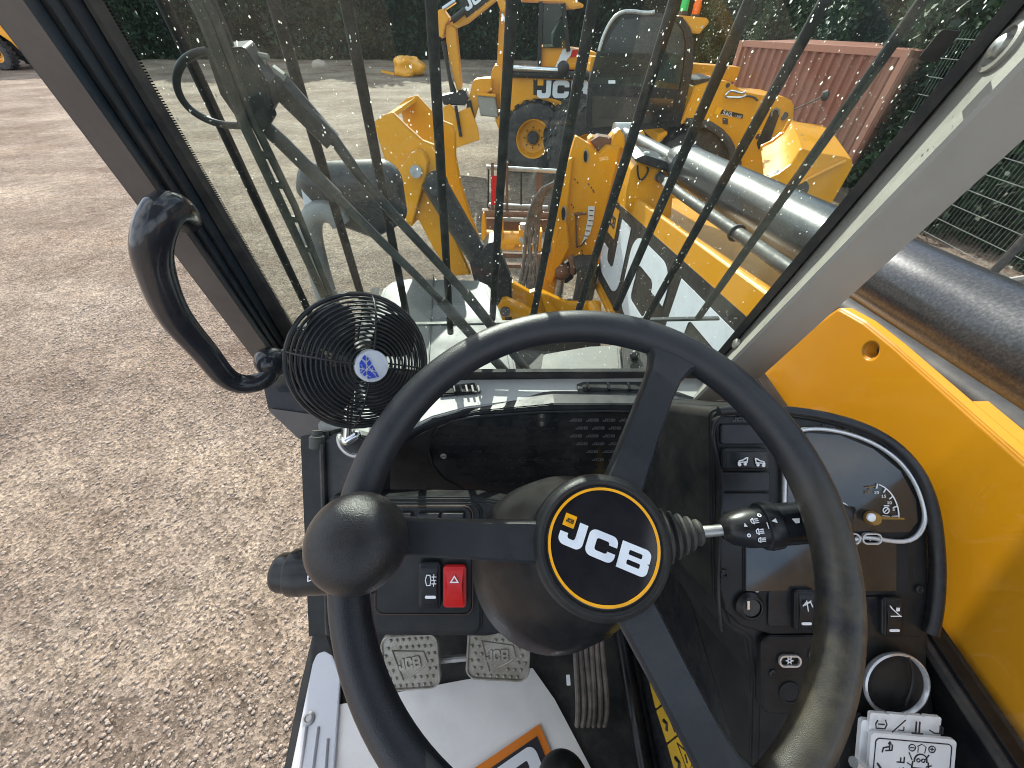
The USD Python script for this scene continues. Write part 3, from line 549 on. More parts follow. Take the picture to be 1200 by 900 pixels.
inn = [(727, 23), (767, 19), (792, 23), (801, 36), (804, 52), (802, 78), (797, 106), (694, 97), (704, 64), (717, 38)]
def ring(o, i, y, t):
    o3, i3 = np.array(yp(o, y)), np.array(yp(i, y)); s = Polygon(o3[:, [0, 2]]).difference(Polygon(i3[:, [0, 2]])); return prism(s, t, np.array([0, y, 0]), RGT, np.array([0, 0, 1.0]), BACK)
obj('door_frame', [ring(fr, inn, TY + 0.02, 0.06), ring(fr, inn, TY + 0.9, 0.06)], 'satin_black', c2)
obj('door_window', plate(yp(inn, TY + 0.05), BACK, 0.006), 'cab_glass', c2)
obj('lower_glass', plate(yp([(694, 112), (790, 116), (784, 142), (694, 150)], TY + 0.012), BACK, 0.006), 'screen_black', c2)
obj('top_rail', tube(spline([Y(a, b, TY + 0.01) for a, b in [(702, 60), (712, 32), (724, 17), (745, 14), (767, 14)]], 20), 0.02, 8), 'steel', c2)
obj('seat', bplate(yp([(778, 112), (790, 76), (800, 62), (804, 66), (800, 100), (790, 116)], TY + 0.35), BACK, 0.4, 0.03, 0.03), 'seat_green', c2)
obj('paper', plate(yp([(772, 81), (788, 82), (787, 96), (771, 95)], TY + 0.25), BACK, 0.004), 'card_white', c2)
obj('label', plate(yp([(713, 94), (721, 94), (721, 98), (713, 98)], TY + 0.015), BACK, 0.004), 'decal_white', c2)
obj('steering_wheel', tube([Y(726, 92, TY + 0.4) + 0.17 * np.array([math.cos(a) * 0.5, math.sin(a), math.cos(a) * 0.8]) for a in np.linspace(0, 2 * math.pi, 24)[:-1]], 0.014, 8, closed=True), 'rubber', c2)
obj('rear_window', plate(yp([(700, 90), (716, 40), (790, 26), (800, 90)], TY + 0.95), BACK, 0.006), 'cab_glass', c2)
for (a, b), mt in (((801, 8), 'green_lamp'), ((815, 12), 'orange_lamp')):
    o = Y(a, b + 5, TY + 0.3)
    bcn = obj('beacon', lathe([(0.045, 0), (0.045, 0.08), (0.038, 0.12), (0.02, 0.135), (0.001, 0.14)], o, (0, 0, 1), 18), mt, th2, label=('green' if 'green' in mt else 'orange') + ' beacon')
    obj('base', cyl(o - (0, 0, 0.05), o + (0, 0, 0.002), 0.05, 16), 'rubber', bcn)

# ---- loading bucket of another machine, at the right front
KY = 3.75
kb = thing('loader_bucket', 'empty yellow loader bucket standing beyond the ram tube of our boom', 'bucket')
kp = [(896, 212), (912, 205), (928, 193), (940, 174), (955, 179), (990, 184), (999, 188), (1000, 195), (985, 222), (968, 250), (930, 262), (900, 240)]
obj('side_plate', bplate(yp(kp, KY), BACK, 0.04, 0.02, 0.01), 'far_yellow', kb)
obj('side_plate', bplate([p + (0.55, 1.25, 0.0) for p in yp(kp, KY)], BACK, 0.04, 0.02, 0.01), 'far_yellow', kb)
sh = [(898, 214), (914, 207), (930, 195), (942, 178), (943, 182), (931, 199), (915, 211), (900, 219)]
a3 = np.array(yp([(898, 213), (913, 206), (929, 194), (941, 176), (970, 181), (998, 187)], KY + 0.02)); b3 = a3 + (0.55, 1.25, 0)
obj('shell', trimesh.Trimesh(np.vstack([a3, b3, a3 - (0, 0, 0.03), b3 - (0, 0, 0.03)]), np.vstack([[[i, i + 1, i + 7], [i, i + 7, i + 6], [i + 12, i + 19, i + 13], [i + 12, i + 18, i + 19]] for i in range(5)]), process=False), 'far_yellow', kb)
obj('rib', tube(spline([Y(a, b, KY - 0.01) for a, b in [(925, 218), (945, 210), (965, 200), (990, 189)]], 14), 0.018, 8), 'far_yellow', kb)
obj('pin_boss', [cyl(Y(936, 222, KY - 0.03), Y(936, 222, KY + 0.02), 0.075, 18), cyl(Y(938, 227, KY - 0.05), Y(938, 227, KY), 0.04, 14)], 'decal_black', kb)
obj('support_leg', [cyl((Y(930, 240, KY)[0], KY + 0.06, 0.0), Y(930, 240, KY) + (0, 0.06, 0), 0.06, 12), cyl((Y(970, 240, KY)[0] + 0.5, KY + 1.2, 0.0), Y(960, 230, KY) + (0.55, 1.2, 0), 0.06, 12)], 'decal_black', kb)
obj('coupling', trimesh.creation.icosphere(2, 0.09).apply_translation(Y(908, 212, KY + 0.15)), 'steel', kb)

# ---- yellow bucket by the hedge
lb = Z(479, 90, -2.45); k_ = np.linalg.norm(Z(495, 90, -2.45) - lb)
def lump():
    m = trimesh.creation.icosphere(3, 1.0); v = m.vertices
    v = np.sign(v) * np.abs(v) ** 0.7; v *= [1.15, 0.9, 0.62]; v[:, 0] *= 1 - 0.25 * np.clip(v[:, 2:3], 0, 1)[:, 0]
    v *= 1 + 0.5 * (meshkit.noise(v * 1.9, 4)[:, None] - 0.5); v[:, 2] = np.maximum(v[:, 2] + 0.5, 0.0); m.vertices = v * k_; return m
lp = obj('excavator_bucket', lump().apply_translation((lb[0], lb[1] + 0.6, 0.0)), 'far_yellow', smooth=12, label='battered yellow digger bucket lying on the ground by the hedge', cat='bucket')
obj('bucket_tooth', [bar((lb[0] - k_ * 1.0, lb[1] - 0.05, 0.12), (lb[0] - k_ * 1.9, lb[1] - 0.05, 0.24), 0.16, 0.10)], 'far_yellow', lp)

# ---- wheeled loader at the far left
LZ = Z(12, 82, -2.45); LY = LZ[1]
wl = thing('wheel_loader', 'orange yellow wheeled loader parked at the far left edge of the yard', 'wheel loader')
rw = 0.78
wheel(wl, (LZ[0], LY, rw), rw, 0.55, 0.42); wheel(wl, (LZ[0], LY + 2.0, rw), rw, 0.55, 0.42, front=1); wheel(wl, (LZ[0] - 3.2, LY, rw), rw, 0.55, 0.42); wheel(wl, (LZ[0] - 3.2, LY + 2.0, rw), rw, 0.55, 0.42, front=1)
obj('body', [bplate([rel(0, 0, 0) * 0 + (LZ[0] + a, LY + 0.2, z) for a, z in [(-3.4, 1.2), (-0.9, 1.5), (-0.3, 1.75), (0.4, 1.7), (0.95, 1.2), (1.15, 0.75), (1.3, 0.8), (1.25, 1.3), (0.75, 2.3), (0.1, 2.75), (-1.2, 2.9), (-3.4, 2.9)]], BACK, 1.7, 0.05, 0.05)], 'far_yellow', wl)
obj('chassis', bx((LZ[0] - 3.2, LY + 0.4, 0.6), (LZ[0] + 0.9, LY + 1.6, 1.25)), 'decal_black', wl)
obj('cab', bplate([(LZ[0] + a, LY + 0.35, z) for a, z in [(-2.8, 2.9), (-1.0, 2.9), (-1.2, 3.9), (-2.6, 3.9)]], BACK, 1.4, 0.05, 0.05), 'gloss_black', wl)
# stones and stump at the hedge foot
for p, s in (((188, 64), 1.1), ((373, 80), 0.55)):
    q3 = Z(*p, -2.45); m = stone(5); m.vertices *= s
    obj('boulder', m.apply_translation((q3[0], q3[1] + 0.4, 0.15 * s)), 'stone', label='pale grey boulder at the foot of the hedge on the left' if s > 1 else 'small dark boulder at the hedge foot behind the wiper', cat='boulder')

# ================================================================ the telehandler we sit in
own = thing('telehandler', 'telehandler whose cab we look out of, with black dashboard, steering wheel and yellow boom', 'telehandler')
# (its prim is telehandler_001; the parked one behind the boom came first)
GD = unit((-45, 102, -543)); GN = unit((0, 543, 102)); GP = rel(0, 0.543, -0.502)
def G(px, py, off=0.0): return PL(px, py, GP + GN * off, GN)
def loft(A, B):
    A, B = np.array(A), np.array(B); n = len(A); V = np.vstack([A, B]); f = []
    for i in range(n):
        j = (i + 1) % n; f += [[i, j, n + j], [i, n + j, n + i]]
    cap = [[0, i, i + 1] for i in range(1, n - 1)]
    f += [c[::-1] for c in cap] + [[a + n for a in c] for c in cap]
    m = trimesh.Trimesh(V, np.array(f), process=False)
    if m.volume < 0: m.invert()
    return m
def ext(a, b, y):   # continue the pixel line a-b to picture row y
    t = (y - a[1]) / (b[1] - a[1]); return (a[0] + t * (b[0] - a[0]), y)
def icon(name, s, d, mat, parent, t=0.0006):
    return obj(name, prism(s, t, EYE + FWD * d - RGT * (600 * d / FPX) + UPV * (450 * d / FPX), RGT * d / FPX, -UPV * d / FPX, -FWD), mat, parent, smooth=False)

# ---- cab frame
lp_ = group_part('front_pillar', own, 'dark left front pillar'); rp_ = group_part('front_pillar', own, 'pale grey right front pillar')
e = {'sil': ((130, 200), (300, 424)), 'edge': ((167, 200), (312, 407)), 'seal': ((216, 200), (332, 396)), 'glass': ((237, 200), (345, 385))}
yt, yb = -190, 462
def edge(k, y, off): return G(*ext(*e[k], y), off)
W0 = -0.070
secL = lambda y: [edge('sil', y, W0), edge('edge', y, W0), edge('seal', y, -0.012), edge('seal', y, 0.03), edge('sil', y, W0) + GN * 0.10]
obj('pillar_post', loft(secL(yt), secL(yb)), 'pillar_dark', lp_, smooth=20)
secF = lambda y: [edge('sil', y, W0 - 0.003) + RGT * 0.001, edge('edge', y, W0 - 0.003), edge('edge', y, W0 - 0.0005), edge('sil', y, W0 - 0.0005) + RGT * 0.001]
obj('pillar_trim', loft(secF(yt), secF(440)), 'pillar_back', lp_, smooth=20)
secS = lambda y: [edge('seal', y, -0.016), edge('glass', y, -0.006), edge('glass', y, 0.006), edge('seal', y, 0.02)]
obj('window_seal', loft(secS(yt), secS(yb)), 'rubber', lp_, smooth=20)
for k_, off_ in ((0.30, -0.045), (0.62, -0.028)):
    A_ = [edge('edge', y, W0) * (1 - k_) + edge('seal', y, -0.012) * k_ for y in (yt, yb - 30)]
    obj('trim_bead', tube([A_[0], A_[1]], 0.0022, 6), 'satin_black', lp_)
r = {'sil': ((1159, 200), (888, 445)), 'edge': ((1072, 200), (838, 441)), 'seal': ((1033, 200), (858, 405)), 'glass': ((1016, 200), (847, 405))}
def redge(k, y, off): return G(*ext(*r[k], y), off)
def secR(y):
    a, b, c = redge('sil', y, W0), redge('edge', y, W0), redge('seal', y, -0.006)
    m1, m2 = b + (a - b) * 0.10 , b + (c - b) * 0.22
    return [a, m1 + GN * 0.0, b * 0.5 + 0.25 * m1 + 0.25 * m2, m2, c, c + RGT * 0.030 + GN * 0.028, a + GN * 0.105]
obj('pillar_post', loft(secR(yt), secR(478)), 'pillar_grey', rp_, smooth=50)
secS2 = lambda y: [redge('seal', y, -0.012), redge('glass', y, -0.006), redge('glass', y, 0.006), redge('seal', y, 0.02)]
obj('window_seal', loft(secS2(yt), secS2(440)), 'rubber', rp_, smooth=20)
bo = (redge('edge', 55, W0) * 0.33 + redge('seal', 55, -0.006) * 0.67)
nrm_ = unit(np.cross(GD, redge('edge', 55, W0) - redge('seal', 55, -0.006))); nrm_ = nrm_ if nrm_ @ (EYE - bo) > 0 else -nrm_
obj('bolt_recess', lathe([(0.001, -0.004), (0.017, -0.004), (0.017, 0.0012), (0.0135, 0.002), (0.0135, -0.001), (0.001, -0.001)], bo, nrm_, 28), 'pillar_grey', rp_)
obj('bolt', lathe([(0.008, -0.001), (0.008, 0.004), (0.005, 0.006), (0.001, 0.006)], bo, nrm_, 16), 'steel', rp_)
bo2 = (redge('edge', 403, W0) * 0.3 + redge('seal', 403, -0.006) * 0.7)
obj('bolt', lathe([(0.008, -0.001), (0.008, 0.004), (0.005, 0.006), (0.001, 0.006)], bo2, nrm_, 16), 'steel', rp_)
# windscreen
gq = [ext((237, 200), (345, 385), 450), ext((237, 200), (345, 385), -190), ext((1033, 200), (860, 405), -190), ext((1033, 200), (860, 405), 450)]
ws = obj('windscreen', plate([G(a, b, 0) for a, b in gq], GN, 0.004), 'windscreen_glass', own, smooth=False)
# printed dot edge of the glass along both sides
teeth = []
for (k0, k1) in (((ext((237, 200), (345, 385), -100)), ext((237, 200), (345, 385), 425)), (ext((1033, 200), (860, 405), -100), ext((1033, 200), (860, 405), 425))):
    A_, B_ = G(*k0, -0.0012), G(*k1, -0.0012); L_ = np.linalg.norm(B_ - A_); sd_ = 1 if k0[0] < 600 else -1; t_ = (B_ - A_) / L_
    for q_ in np.arange(0, L_, 0.0023):
        c_ = A_ + t_ * q_; teeth.append((c_ - RGT * sd_ * 0.006, c_ + t_ * 0.0013 - RGT * sd_ * 0.006, c_ + t_ * 0.0013 + RGT * sd_ * 0.0028, c_ + RGT * sd_ * 0.0028))
tv = np.array(teeth).reshape(-1, 3); ti = np.arange(len(teeth))[:, None] * 4
obj('printed_edge', trimesh.Trimesh(tv, np.vstack([ti + [0, 1, 2], ti + [0, 2, 3]]), process=False), 'gap_black', own, smooth=False, kind='stuff')
# dust specks on the outer face of the glass: thin flakes
nd = 10000
dx = RNG.random(nd); dy = RNG.random(nd) ** 1.35
ptsq = []
A4 = [G(a, b, 0.0052) for a, b in gq]
for k in range(nd):
    t, s = dx[k], 1 - dy[k]
    lo = A4[0] * (1 - t) + A4[3] * t; hi = A4[1] * (1 - t) + A4[2] * t
    ptsq.append(lo * (1 - (1 - s)) + hi * (1 - s) if False else lo * s + hi * (1 - s))
ptsq = np.array(ptsq)
dens = meshkit.fbm(ptsq * [9, 9, 9], 3, 4)
keep = RNG.random(nd) < np.clip((dens - 0.30) * 2.6, 0.10, 1) * (0.35 + 0.65 * np.clip((ptsq[:, 2] - EYE[2] + 0.45) / 0.35, 0, 1))
ptsq = ptsq[keep]
gu, gv = RGT, -GD
Vd, Fd = [], []
for p in ptsq:
    r0 = 0.00024 + 0.0007 * RNG.random() ** 4; a0 = RNG.random() * 6.28; st = 1 + RNG.random()
    k0 = len(Vd)
    for a in range(5):
        w = r0 * (0.7 + 0.6 * RNG.random()); Vd.append(p + gu * w * math.cos(a0 + a * 1.2566) + gv * w * st * math.sin(a0 + a * 1.2566))
    Fd += [[k0, k0 + 1, k0 + 2], [k0, k0 + 2, k0 + 3], [k0, k0 + 3, k0 + 4]]
obj('dust_specks', trimesh.Trimesh(np.array(Vd), np.array(Fd), process=False), 'dusty_tan_light', own, smooth=False, kind='stuff')
obj('glass_sensor', plate([G(a, b, -0.0015) for a, b in [(1075, 70), (1104, 34), (1127, 37), (1097, 74)]], GN, 0.0012, 0.003), 'decal_black', own)
obj('lower_window_seal', bplate([G(a, b, -0.009) for a, b in [(360, 438), (850, 436), (850, 445), (360, 447)]], GN, 0.011, 0, 0.002), 'rubber', own)
# right side window pane (beyond the right pillar), and door-side sill
obj('side_window', bx(rel(0.452, -0.55, -0.47), rel(0.456, 0.50, 0.55)), 'clear_glass', own)

# ---- roof and rear of the cab, outside the picture, added to cut sky fill inside
obj('roof', bplate([rel(a, b, 0.52) for a, b in [(-0.45, -0.95), (0.46, -0.95), (0.44, 0.22), (-0.42, 0.22)]], np.array([0, 0, 1.0]), 0.06, 0.05, 0.015), 'dark_lining', own)
obj('rear_wall', bx(rel(-0.45, -0.97, -1.0), rel(0.47, -0.93, -0.25)), 'dark_lining', own)
for x in (-0.45, 0.41): obj('rear_post', bx(rel(x, -0.97, -0.25), rel(x + 0.05, -0.91, 0.52)), 'pillar_dark', own)
obj('roof_rail', [tube([rel(s * 0.40, 0.20, 0.54), rel(s * 0.38, 0.40, 0.48)], 0.025, 12) for s in (-1, 1)], 'pillar_dark', own)

# ---- grab handle
hp = [(216, 256, 0.395), (207, 246, 0.375), (192, 247, 0.355), (181, 270, 0.345), (183, 320, 0.345), (206, 372, 0.350), (246, 420, 0.358), (282, 450, 0.365), (305, 447, 0.375), (318, 424, 0.40)]
hpts = [Y(a, b, d) for a, b, d in hp]
hs = spline(hpts, 40)
gh = group_part('grab_handle', own)
rr_ = np.interp(np.linspace(0, 1, 40), [0, 0.1, 0.25, 0.55, 0.85, 1], [0.0165, 0.0175, 0.0185, 0.0175, 0.0150, 0.0125])
obj('grip', tube(hs, rr_ * 0.86, 20), 'handle_black', gh, smooth=60)
for k in (-1,): obj('mount', trimesh.creation.icosphere(2, 0.021).apply_translation(hs[k]), 'handle_black', gh, smooth=60)

# ---- lower corner block, cab side strip, sill
obj('corner_block', bplate([D(a, b, 0.66) for a, b in [(300, 424), (350, 380), (420, 470), (400, 505), (352, 516), (312, 480)]], FWD, 0.10, 0.008, 0.006), 'satin_black', own)
obj('corner_plate', plate([D(a, b, 0.655) for a, b in [(311, 478), (398, 490), (398, 506), (351, 515)]], FWD, 0.004, 0.003), 'pillar_back', own)
obj('door_post', bplate([D(a, b, 0.60) for a, b in [(350, 512), (386, 505), (392, 748), (360, 748)]], FWD, 0.08, 0, 0.005), 'black_plastic', own)
obj('door_seal', tube([D(377, 520, 0.595), D(380, 620, 0.595), D(384, 742, 0.595)], 0.004, 8), 'rubber', own)
obj('hinge_pin', lathe([(0.007, 0), (0.012, 0.003), (0.012, 0.02), (0.008, 0.024), (0.008, 0.03), (0.001, 0.03)], D(372, 527, 0.60), UPV, 20), 'dusty_grey', own)
obj('floor', bx(rel(-0.42, -0.6, -1.02), rel(0.5, 0.56, -1.0)), 'rubber', own)
obj('firewall', bx(rel(-0.38, 0.50, -1.0), rel(0.47, 0.52, -0.56)), 'gap_black', own)
obj('chassis', bx(rel(-0.36, -1.2, -1.9), rel(0.5, 0.5, -1.03)), 'decal_black', own)
sl = group_part('door_sill', own)
obj('sill_frame', bplate([Z(a, b, -0.995) for a, b in [(384, 742), (366, 742), (352, 800), (331, 905), (322, 960), (396, 960), (398, 780)]], np.array([0, 0, -1.0]), 0.03, 0.004, 0.004), 'black_plastic', sl)
obj('sill_tread', bplate([Z(a, b, -0.980) for a, b in [(366, 778), (371, 766), (380, 763), (389, 768), (399, 792), (391, 905), (386, 960), (328, 960), (341, 900)]], np.array([0, 0, -1.0]), 0.012, 0.01, 0.002), 'aluminium', sl)
for a, b in (((358, 852), (342, 960)), ((372, 852), (358, 960)), ((383, 866), (376, 960))):
    obj('tread_rib', tube([Z(*a, -0.979), Z(*b, -0.979)], 0.0045, 10), 'aluminium', sl)
obj('sill_screw', lathe([(0.011, -0.002), (0.011, 0.003), (0.007, 0.005), (0.005, 0.003), (0.001, 0.003)], Z(362, 842, -0.979), (0, 0, 1), 18), 'steel', sl)

# ---- white paper mat lying on the floor
mt_ = thing('floor_mat', 'white paper protective mat with orange and black square print lying on the cab floor', 'floor mat')
mz = -0.993
mp = [Z(a, b, mz) for a, b in [(398, 826), (470, 811), (549, 796), (624, 783), (650, 820), (700, 915), (725, 975), (372, 990)]]
def matmesh():
    P = np.array(mp)[:, :2]; s = Polygon(P); x0, y0, x1, y1 = s.bounds
    m = prism(s, 0.002, np.array([0, 0, EYE[2] + mz]), RGT, np.array([0, 1.0, 0]), np.array([0, 0, 1.0]))
    m = m.subdivide_to_size(0.03)
    m.vertices[:, 2] += (meshkit.fbm(m.vertices * [7, 7, 0], 3, 2) - 0.5) * 0.010
    return m
obj('sheet', matmesh(), 'mat_white', mt_, smooth=60)
o_ = Z(632, 849, mz); e1 = Z(560, 898, mz) - o_; e2 = Z(652, 887, mz) - o_; uu = unit(e1); vv = unit(e2 - uu * (e2 @ uu))
def mat_shape(s, z, name, m_): obj(name, prism(s, 0.0012, o_ + np.array([0, 0, z]), uu, vv, np.array([0, 0, 1.0])), m_, mt_, smooth=False)
mat_shape(sbox(0, 0, 0.30, 0.115), 0.0085, 'print_border', 'orange'); mat_shape(sbox(0.013, 0.013, 0.287, 0.102), 0.0100, 'print_ground', 'ink')
lh = 0.066; Ls = affinity.translate(affinity.scale(LOGO, -lh, -lh, origin=(0, 0)), 0.024 + lh * LOGO_W, 0.018 + lh)
mat_shape(Ls, 0.0115, 'lettering', 'white_print')

# ---- pedals
PD = 0.73
for k, (pc, w, h, tl) in enumerate((((481, 776), 68, 66, -4), ((584, 767), 75, 62, 3))):
    pe = group_part('pedal', own)
    sh = affinity.rotate(affinity.translate(rr(-w / 2, -h / 2, w / 2, h / 2, 13), *pc), tl)
    pts = [D(a, b, PD) for a, b in list(sh.exterior.coords)[:-1]]
    obj('pad', bplate(pts, FWD, 0.014, 0, 0.003), 'cast_metal', pe)
    obj('pad_rim', tube([D(a, b, PD - 0.001) for a, b in list(sh.buffer(-1.5).exterior.coords)[:-1]], 0.0022, 6, closed=True), 'cast_metal', pe)
    lo = affinity.rotate(affinity.translate(Polygon([(-20, -17), (16, -11), (19, 2), (13, 7), (-12, 19)]), pc[0] + 1, pc[1] + 1), tl - 4)
    studs = []
    for iy in range(7):
        for ix in range(9):
            q2 = affinity.rotate(Point(pc[0] + (ix - 4) * w * 0.105 + (iy % 2) * w * 0.05, pc[1] + (iy - 3) * h * 0.135), tl, origin=pc)
            if sh.buffer(-5).contains(q2) and not lo.buffer(3.5).contains(q2):
                studs.append(lathe([(0.0035, 0), (0.0030, 0.0018), (0.0012, 0.0034), (0.0004, 0.0034)], D(q2.x, q2.y, PD), -FWD, 8))
    obj('grip_studs', studs, 'cast_metal', pe, smooth=30)
    obj('emblem', tube([D(a, b, PD - 0.0005) for a, b in list(lo.exterior.coords)[:-1]], 0.0016, 6, closed=True), 'cast_metal', pe)
    Lp = affinity.translate(affinity.rotate(affinity.scale(affinity.skew(affinity.translate(LOGO_S, -1.79, -0.5), 0), 7.2, -14), tl - 6), pc[0] - 1, pc[1] + 1)
    icon('emblem_lettering', Lp, PD - 0.0002, 'cast_metal', pe, 0.002)
    obj('lever', bar(D(pc[0] + 5, pc[1] - h * 0.3, PD + 0.02), D(pc[0] + 8, pc[1] - 70, PD + 0.10), 0.02, 0.012, UPV), 'steel', pe)
obj('pedal_link', rbar(D(512, 774, PD + 0.02), D(552, 770, PD + 0.02), 0.012, 0.010, UPV), 'steel', own)

# ---- dashboard
da = group_part('dashboard', own)
lz = -0.50
led = [(372, 446), (372, 500), (430, 512), (454, 517), (480, 502), (507, 489), (547, 478), (602, 471), (660, 467), (800, 467), (845, 473), (868, 480), (866, 468), (858, 440)]
obj('ledge', bplate([Z(a, b, lz) for a, b in led] , np.array([0, 0, -1.0]), 0.03, 0.004, 0.004), 'ledge_grey', da)
lip = spline([Z(a, b, lz - 0.015) for a, b in [(452, 524), (478, 507), (505, 494), (545, 483), (600, 475), (660, 471), (730, 470), (800, 471), (845, 477), (880, 486)]], 40)
obj('ledge_nose', tube(lip, 0.0125, 14), 'satin_black', da, smooth=60)
cp0, cp1 = D(640, 478, 0.668), D(640, 590, 0.78); cpn = unit(np.cross(RGT, cp1 - cp0)); cpn = cpn if cpn @ FWD > 0 else -cpn
def CPX(px, py, off=0.0): return PL(px, py, cp0 + cpn * off, cpn)
obj('dash_face', bplate([CPX(a, b) for a, b in [(392, 540), (450, 524), (500, 496), (560, 482), (650, 474), (800, 474), (860, 482), (900, 500), (890, 640), (800, 690), (560, 690), (386, 690)]], cpn, 0.05, 0.006, 0.004), 'dash_plastic', da)
obj('dash_side', bplate([D(a, b, 0.60) for a, b in [(378, 512), (402, 506), (444, 515), (446, 745), (380, 745)]], FWD, 0.06, 0.004, 0.006), 'dash_plastic', da)
wp = group_part('warning_panel', own)
wpp = [(503, 528), (505, 512), (514, 500), (530, 493), (560, 488), (640, 483), (700, 482), (760, 483), (776, 490), (780, 505), (776, 530), (765, 552), (740, 564), (700, 572), (640, 577), (580, 577), (545, 573), (520, 560), (508, 545)]
obj('lens', bplate([CPX(a, b, -0.004) for a, b in wpp], cpn, 0.006, 0.006, 0.0015), 'screen_black', wp)
obj('bezel', tube([CPX(a, b, -0.003) for a, b in wpp], 0.0026, 8, closed=True), 'satin_black', wp)
cu = RGT; cv = unit(np.cross(cpn, RGT)); cv = cv if cv[2] > 0 else -cv
def cpt(name, s, px, py, mat, par, off=-0.0045, t=0.0004, sc=0.0014):
    return obj(name, prism(affinity.scale(s, 1, 1), t, CPX(px, py, off), cu * sc, cv * sc, -cpn), mat, par, smooth=False)
pat_f, pat_d = [], []
for row in range(9):
    for col in range(14):
        x, y = 512 + col * 19.4 + (row % 2) * 7, 494 + row * 9.2
        if not Polygon(wpp).buffer(-9).contains(Point(x + 8, y)): continue
        m = prism(LOGO_S, 0.0003, CPX(x, y, -0.0045), cu * 0.0062, cv * 0.0062, -cpn)
        (pat_d if (x > 665 - (row - 2) * -6 and row < 6 and x < 735) else pat_f).append(m)
obj('printed_pattern', pat_f, 'faint_print', wp, smooth=False, kind='stuff'); obj('printed_pattern', pat_d, 'grey_print', wp, smooth=False, kind='stuff')
for k, x in enumerate((592, 612, 631, 651, 675)):
    cir = Point(0, 0).buffer(4.4, 10).difference(Point(0, 0).buffer(3.7, 10)); inner = [lines2([[(0, -2), (0, 2)]], 0.8), lines2([[(-1, 1.5), (1.5, 0), (-1, -1.5)]], 0.8), lines2([[(-1, 2), (1, 0), (-1, -2)]], 0.8), lines2([[(-1, -2.2), (-1, 2), (1, 1.5), (1, 0), (-1, 0)]], 0.8), lines2([[(-2, 0), (2, 0)]], 0.8)][k]
    wings = lines2([[(-6.5, 1), (-5, 0), (-6.5, -1)], [(6.5, 1), (5, 0), (6.5, -1)]], 0.6)
    cpt('warning_symbol', unary_union([cir, inner] + ([wings] if k in (0, 2) else [])), x, 539, 'dim_print', wp)
obj('screw', lathe([(0.006, 0), (0.006, 0.002), (0.004, 0.004), (0.002, 0.002), (0.0005, 0.002)], CPX(520, 534, -0.004), -cpn, 16), 'steel', wp)
# ledge vents
for pp in ([(676, 450), (684, 447), (752, 447), (760, 460), (678, 461)], [(520, 452), (556, 448), (560, 460), (515, 464)]):
    sv = group_part('demister_vent', own)
    obj('vent_frame', bplate([Z(a, b, lz + 0.004) for a, b in pp], np.array([0, 0, -1.0]), 0.004, 0.002, 0.001), 'black_plastic', sv)
    c0 = np.mean(pp, 0)
    obj('vent_slot', plate([Z(c0[0] + (a - c0[0]) * 0.82, c0[1] + (b - c0[1]) * 0.6, lz + 0.0055) for a, b in pp], np.array([0, 0, -1.0]), 0.002), 'gap_black', sv)
    for k in range(3 if c0[0] > 600 else 5):
        x = pp[0][0] + 12 + k * (24 if c0[0] > 600 else 7); obj('vent_fin', bar(Z(x, c0[1] - 4, lz + 0.007), Z(x + 2, c0[1] + 4, lz + 0.007), 0.004, 0.005), 'satin_black', sv)
obj('ledge_ring', lathe([(0.016, 0), (0.020, 0.002), (0.020, 0.004), (0.016, 0.005)], Z(838, 462, lz + 0.002), (0, 0, 1), 28), 'silver_trim', own)

# ---- left switch panel
LD = 0.575
lsp = group_part('switch_panel', own)
obj('panel_surround', plates([(384, 582), (560, 584), (600, 590), (600, 742), (570, 748), (384, 746)], LD + 0.0075, 0.05, 0.006, 0.01), 'black_plastic', lsp)
obj('panel_frame', plates(rrect(436, 588, 566, 745, 14), LD + 0.004, 0.05, 0.005), 'black_plastic', lsp)
obj('panel_inset', plates(rrect(440, 594, 553, 720, 10), LD, 0.006, 0.0015), 'panel_plastic', lsp)
obj('frame_line', tube([D(a, b, LD - 0.001) for a, b in rrect(439, 593, 554, 720, 10)], 0.0009, 6, closed=True), 'edge_line', lsp)
for x0, x1 in ((468, 482), (489, 515), (517, 544)): obj('switch_blank', plates(rrect(x0, 602, x1, 614, 2), LD - 0.008, 0.012, 0.002), 'satin_black', lsp)
def rocker(name, par, x0, y0, x1, y1, d, mat, label=None, vert=True):
    a = plates(rrect(x0, y0, x1, y1, 4), d, 0.010, 0.0025)
    pts = np.array([D(x0 + 3, y0 + 3, d), D(x1 - 3, y0 + 3, d), D(x0 + 3, y1 - 3, d), D(x1 - 3, y1 - 3, d), D(x0 + 5, (y0 * 0.55 + y1 * 0.45), d - 0.005), D(x1 - 5, (y0 * 0.55 + y1 * 0.45), d - 0.005)]) if vert else \
          np.array([D(x0 + 3, y0 + 3, d), D(x1 - 3, y0 + 3, d), D(x0 + 3, y1 - 3, d), D(x1 - 3, y1 - 3, d), D((x0 + x1) / 2, y0 + 4, d - 0.005), D((x0 + x1) / 2, y1 - 4, d - 0.005)])
    return obj(name, [a, trimesh.convex.convex_hull(pts)], mat, par, label=label)
rocker('fog_lamp_switch', lsp, 490, 660, 516, 714, LD - 0.012, 'satin_black')
fog = unary_union([lines2([[(500, 674), (504, 674), (505, 680), (504, 686), (500, 686)], [(500, 674), (498.5, 680), (500, 686)]], 1), lines2([[(506, 676), (511, 676)], [(506, 680), (511, 680)], [(506, 684), (511, 684)], [(508.5, 673), (508, 678), (509, 682), (508, 687)]], 0.9)])
icon('fog_symbol', fog, LD - 0.0165, 'white_print', lsp); icon('switch_mark', rr(498, 698, 511, 701.5, 1.7), LD - 0.0145, 'white_print', lsp)
rocker('hazard_switch', lsp, 519, 664, 546, 713, LD - 0.012, 'red', 'red hazard light switch')
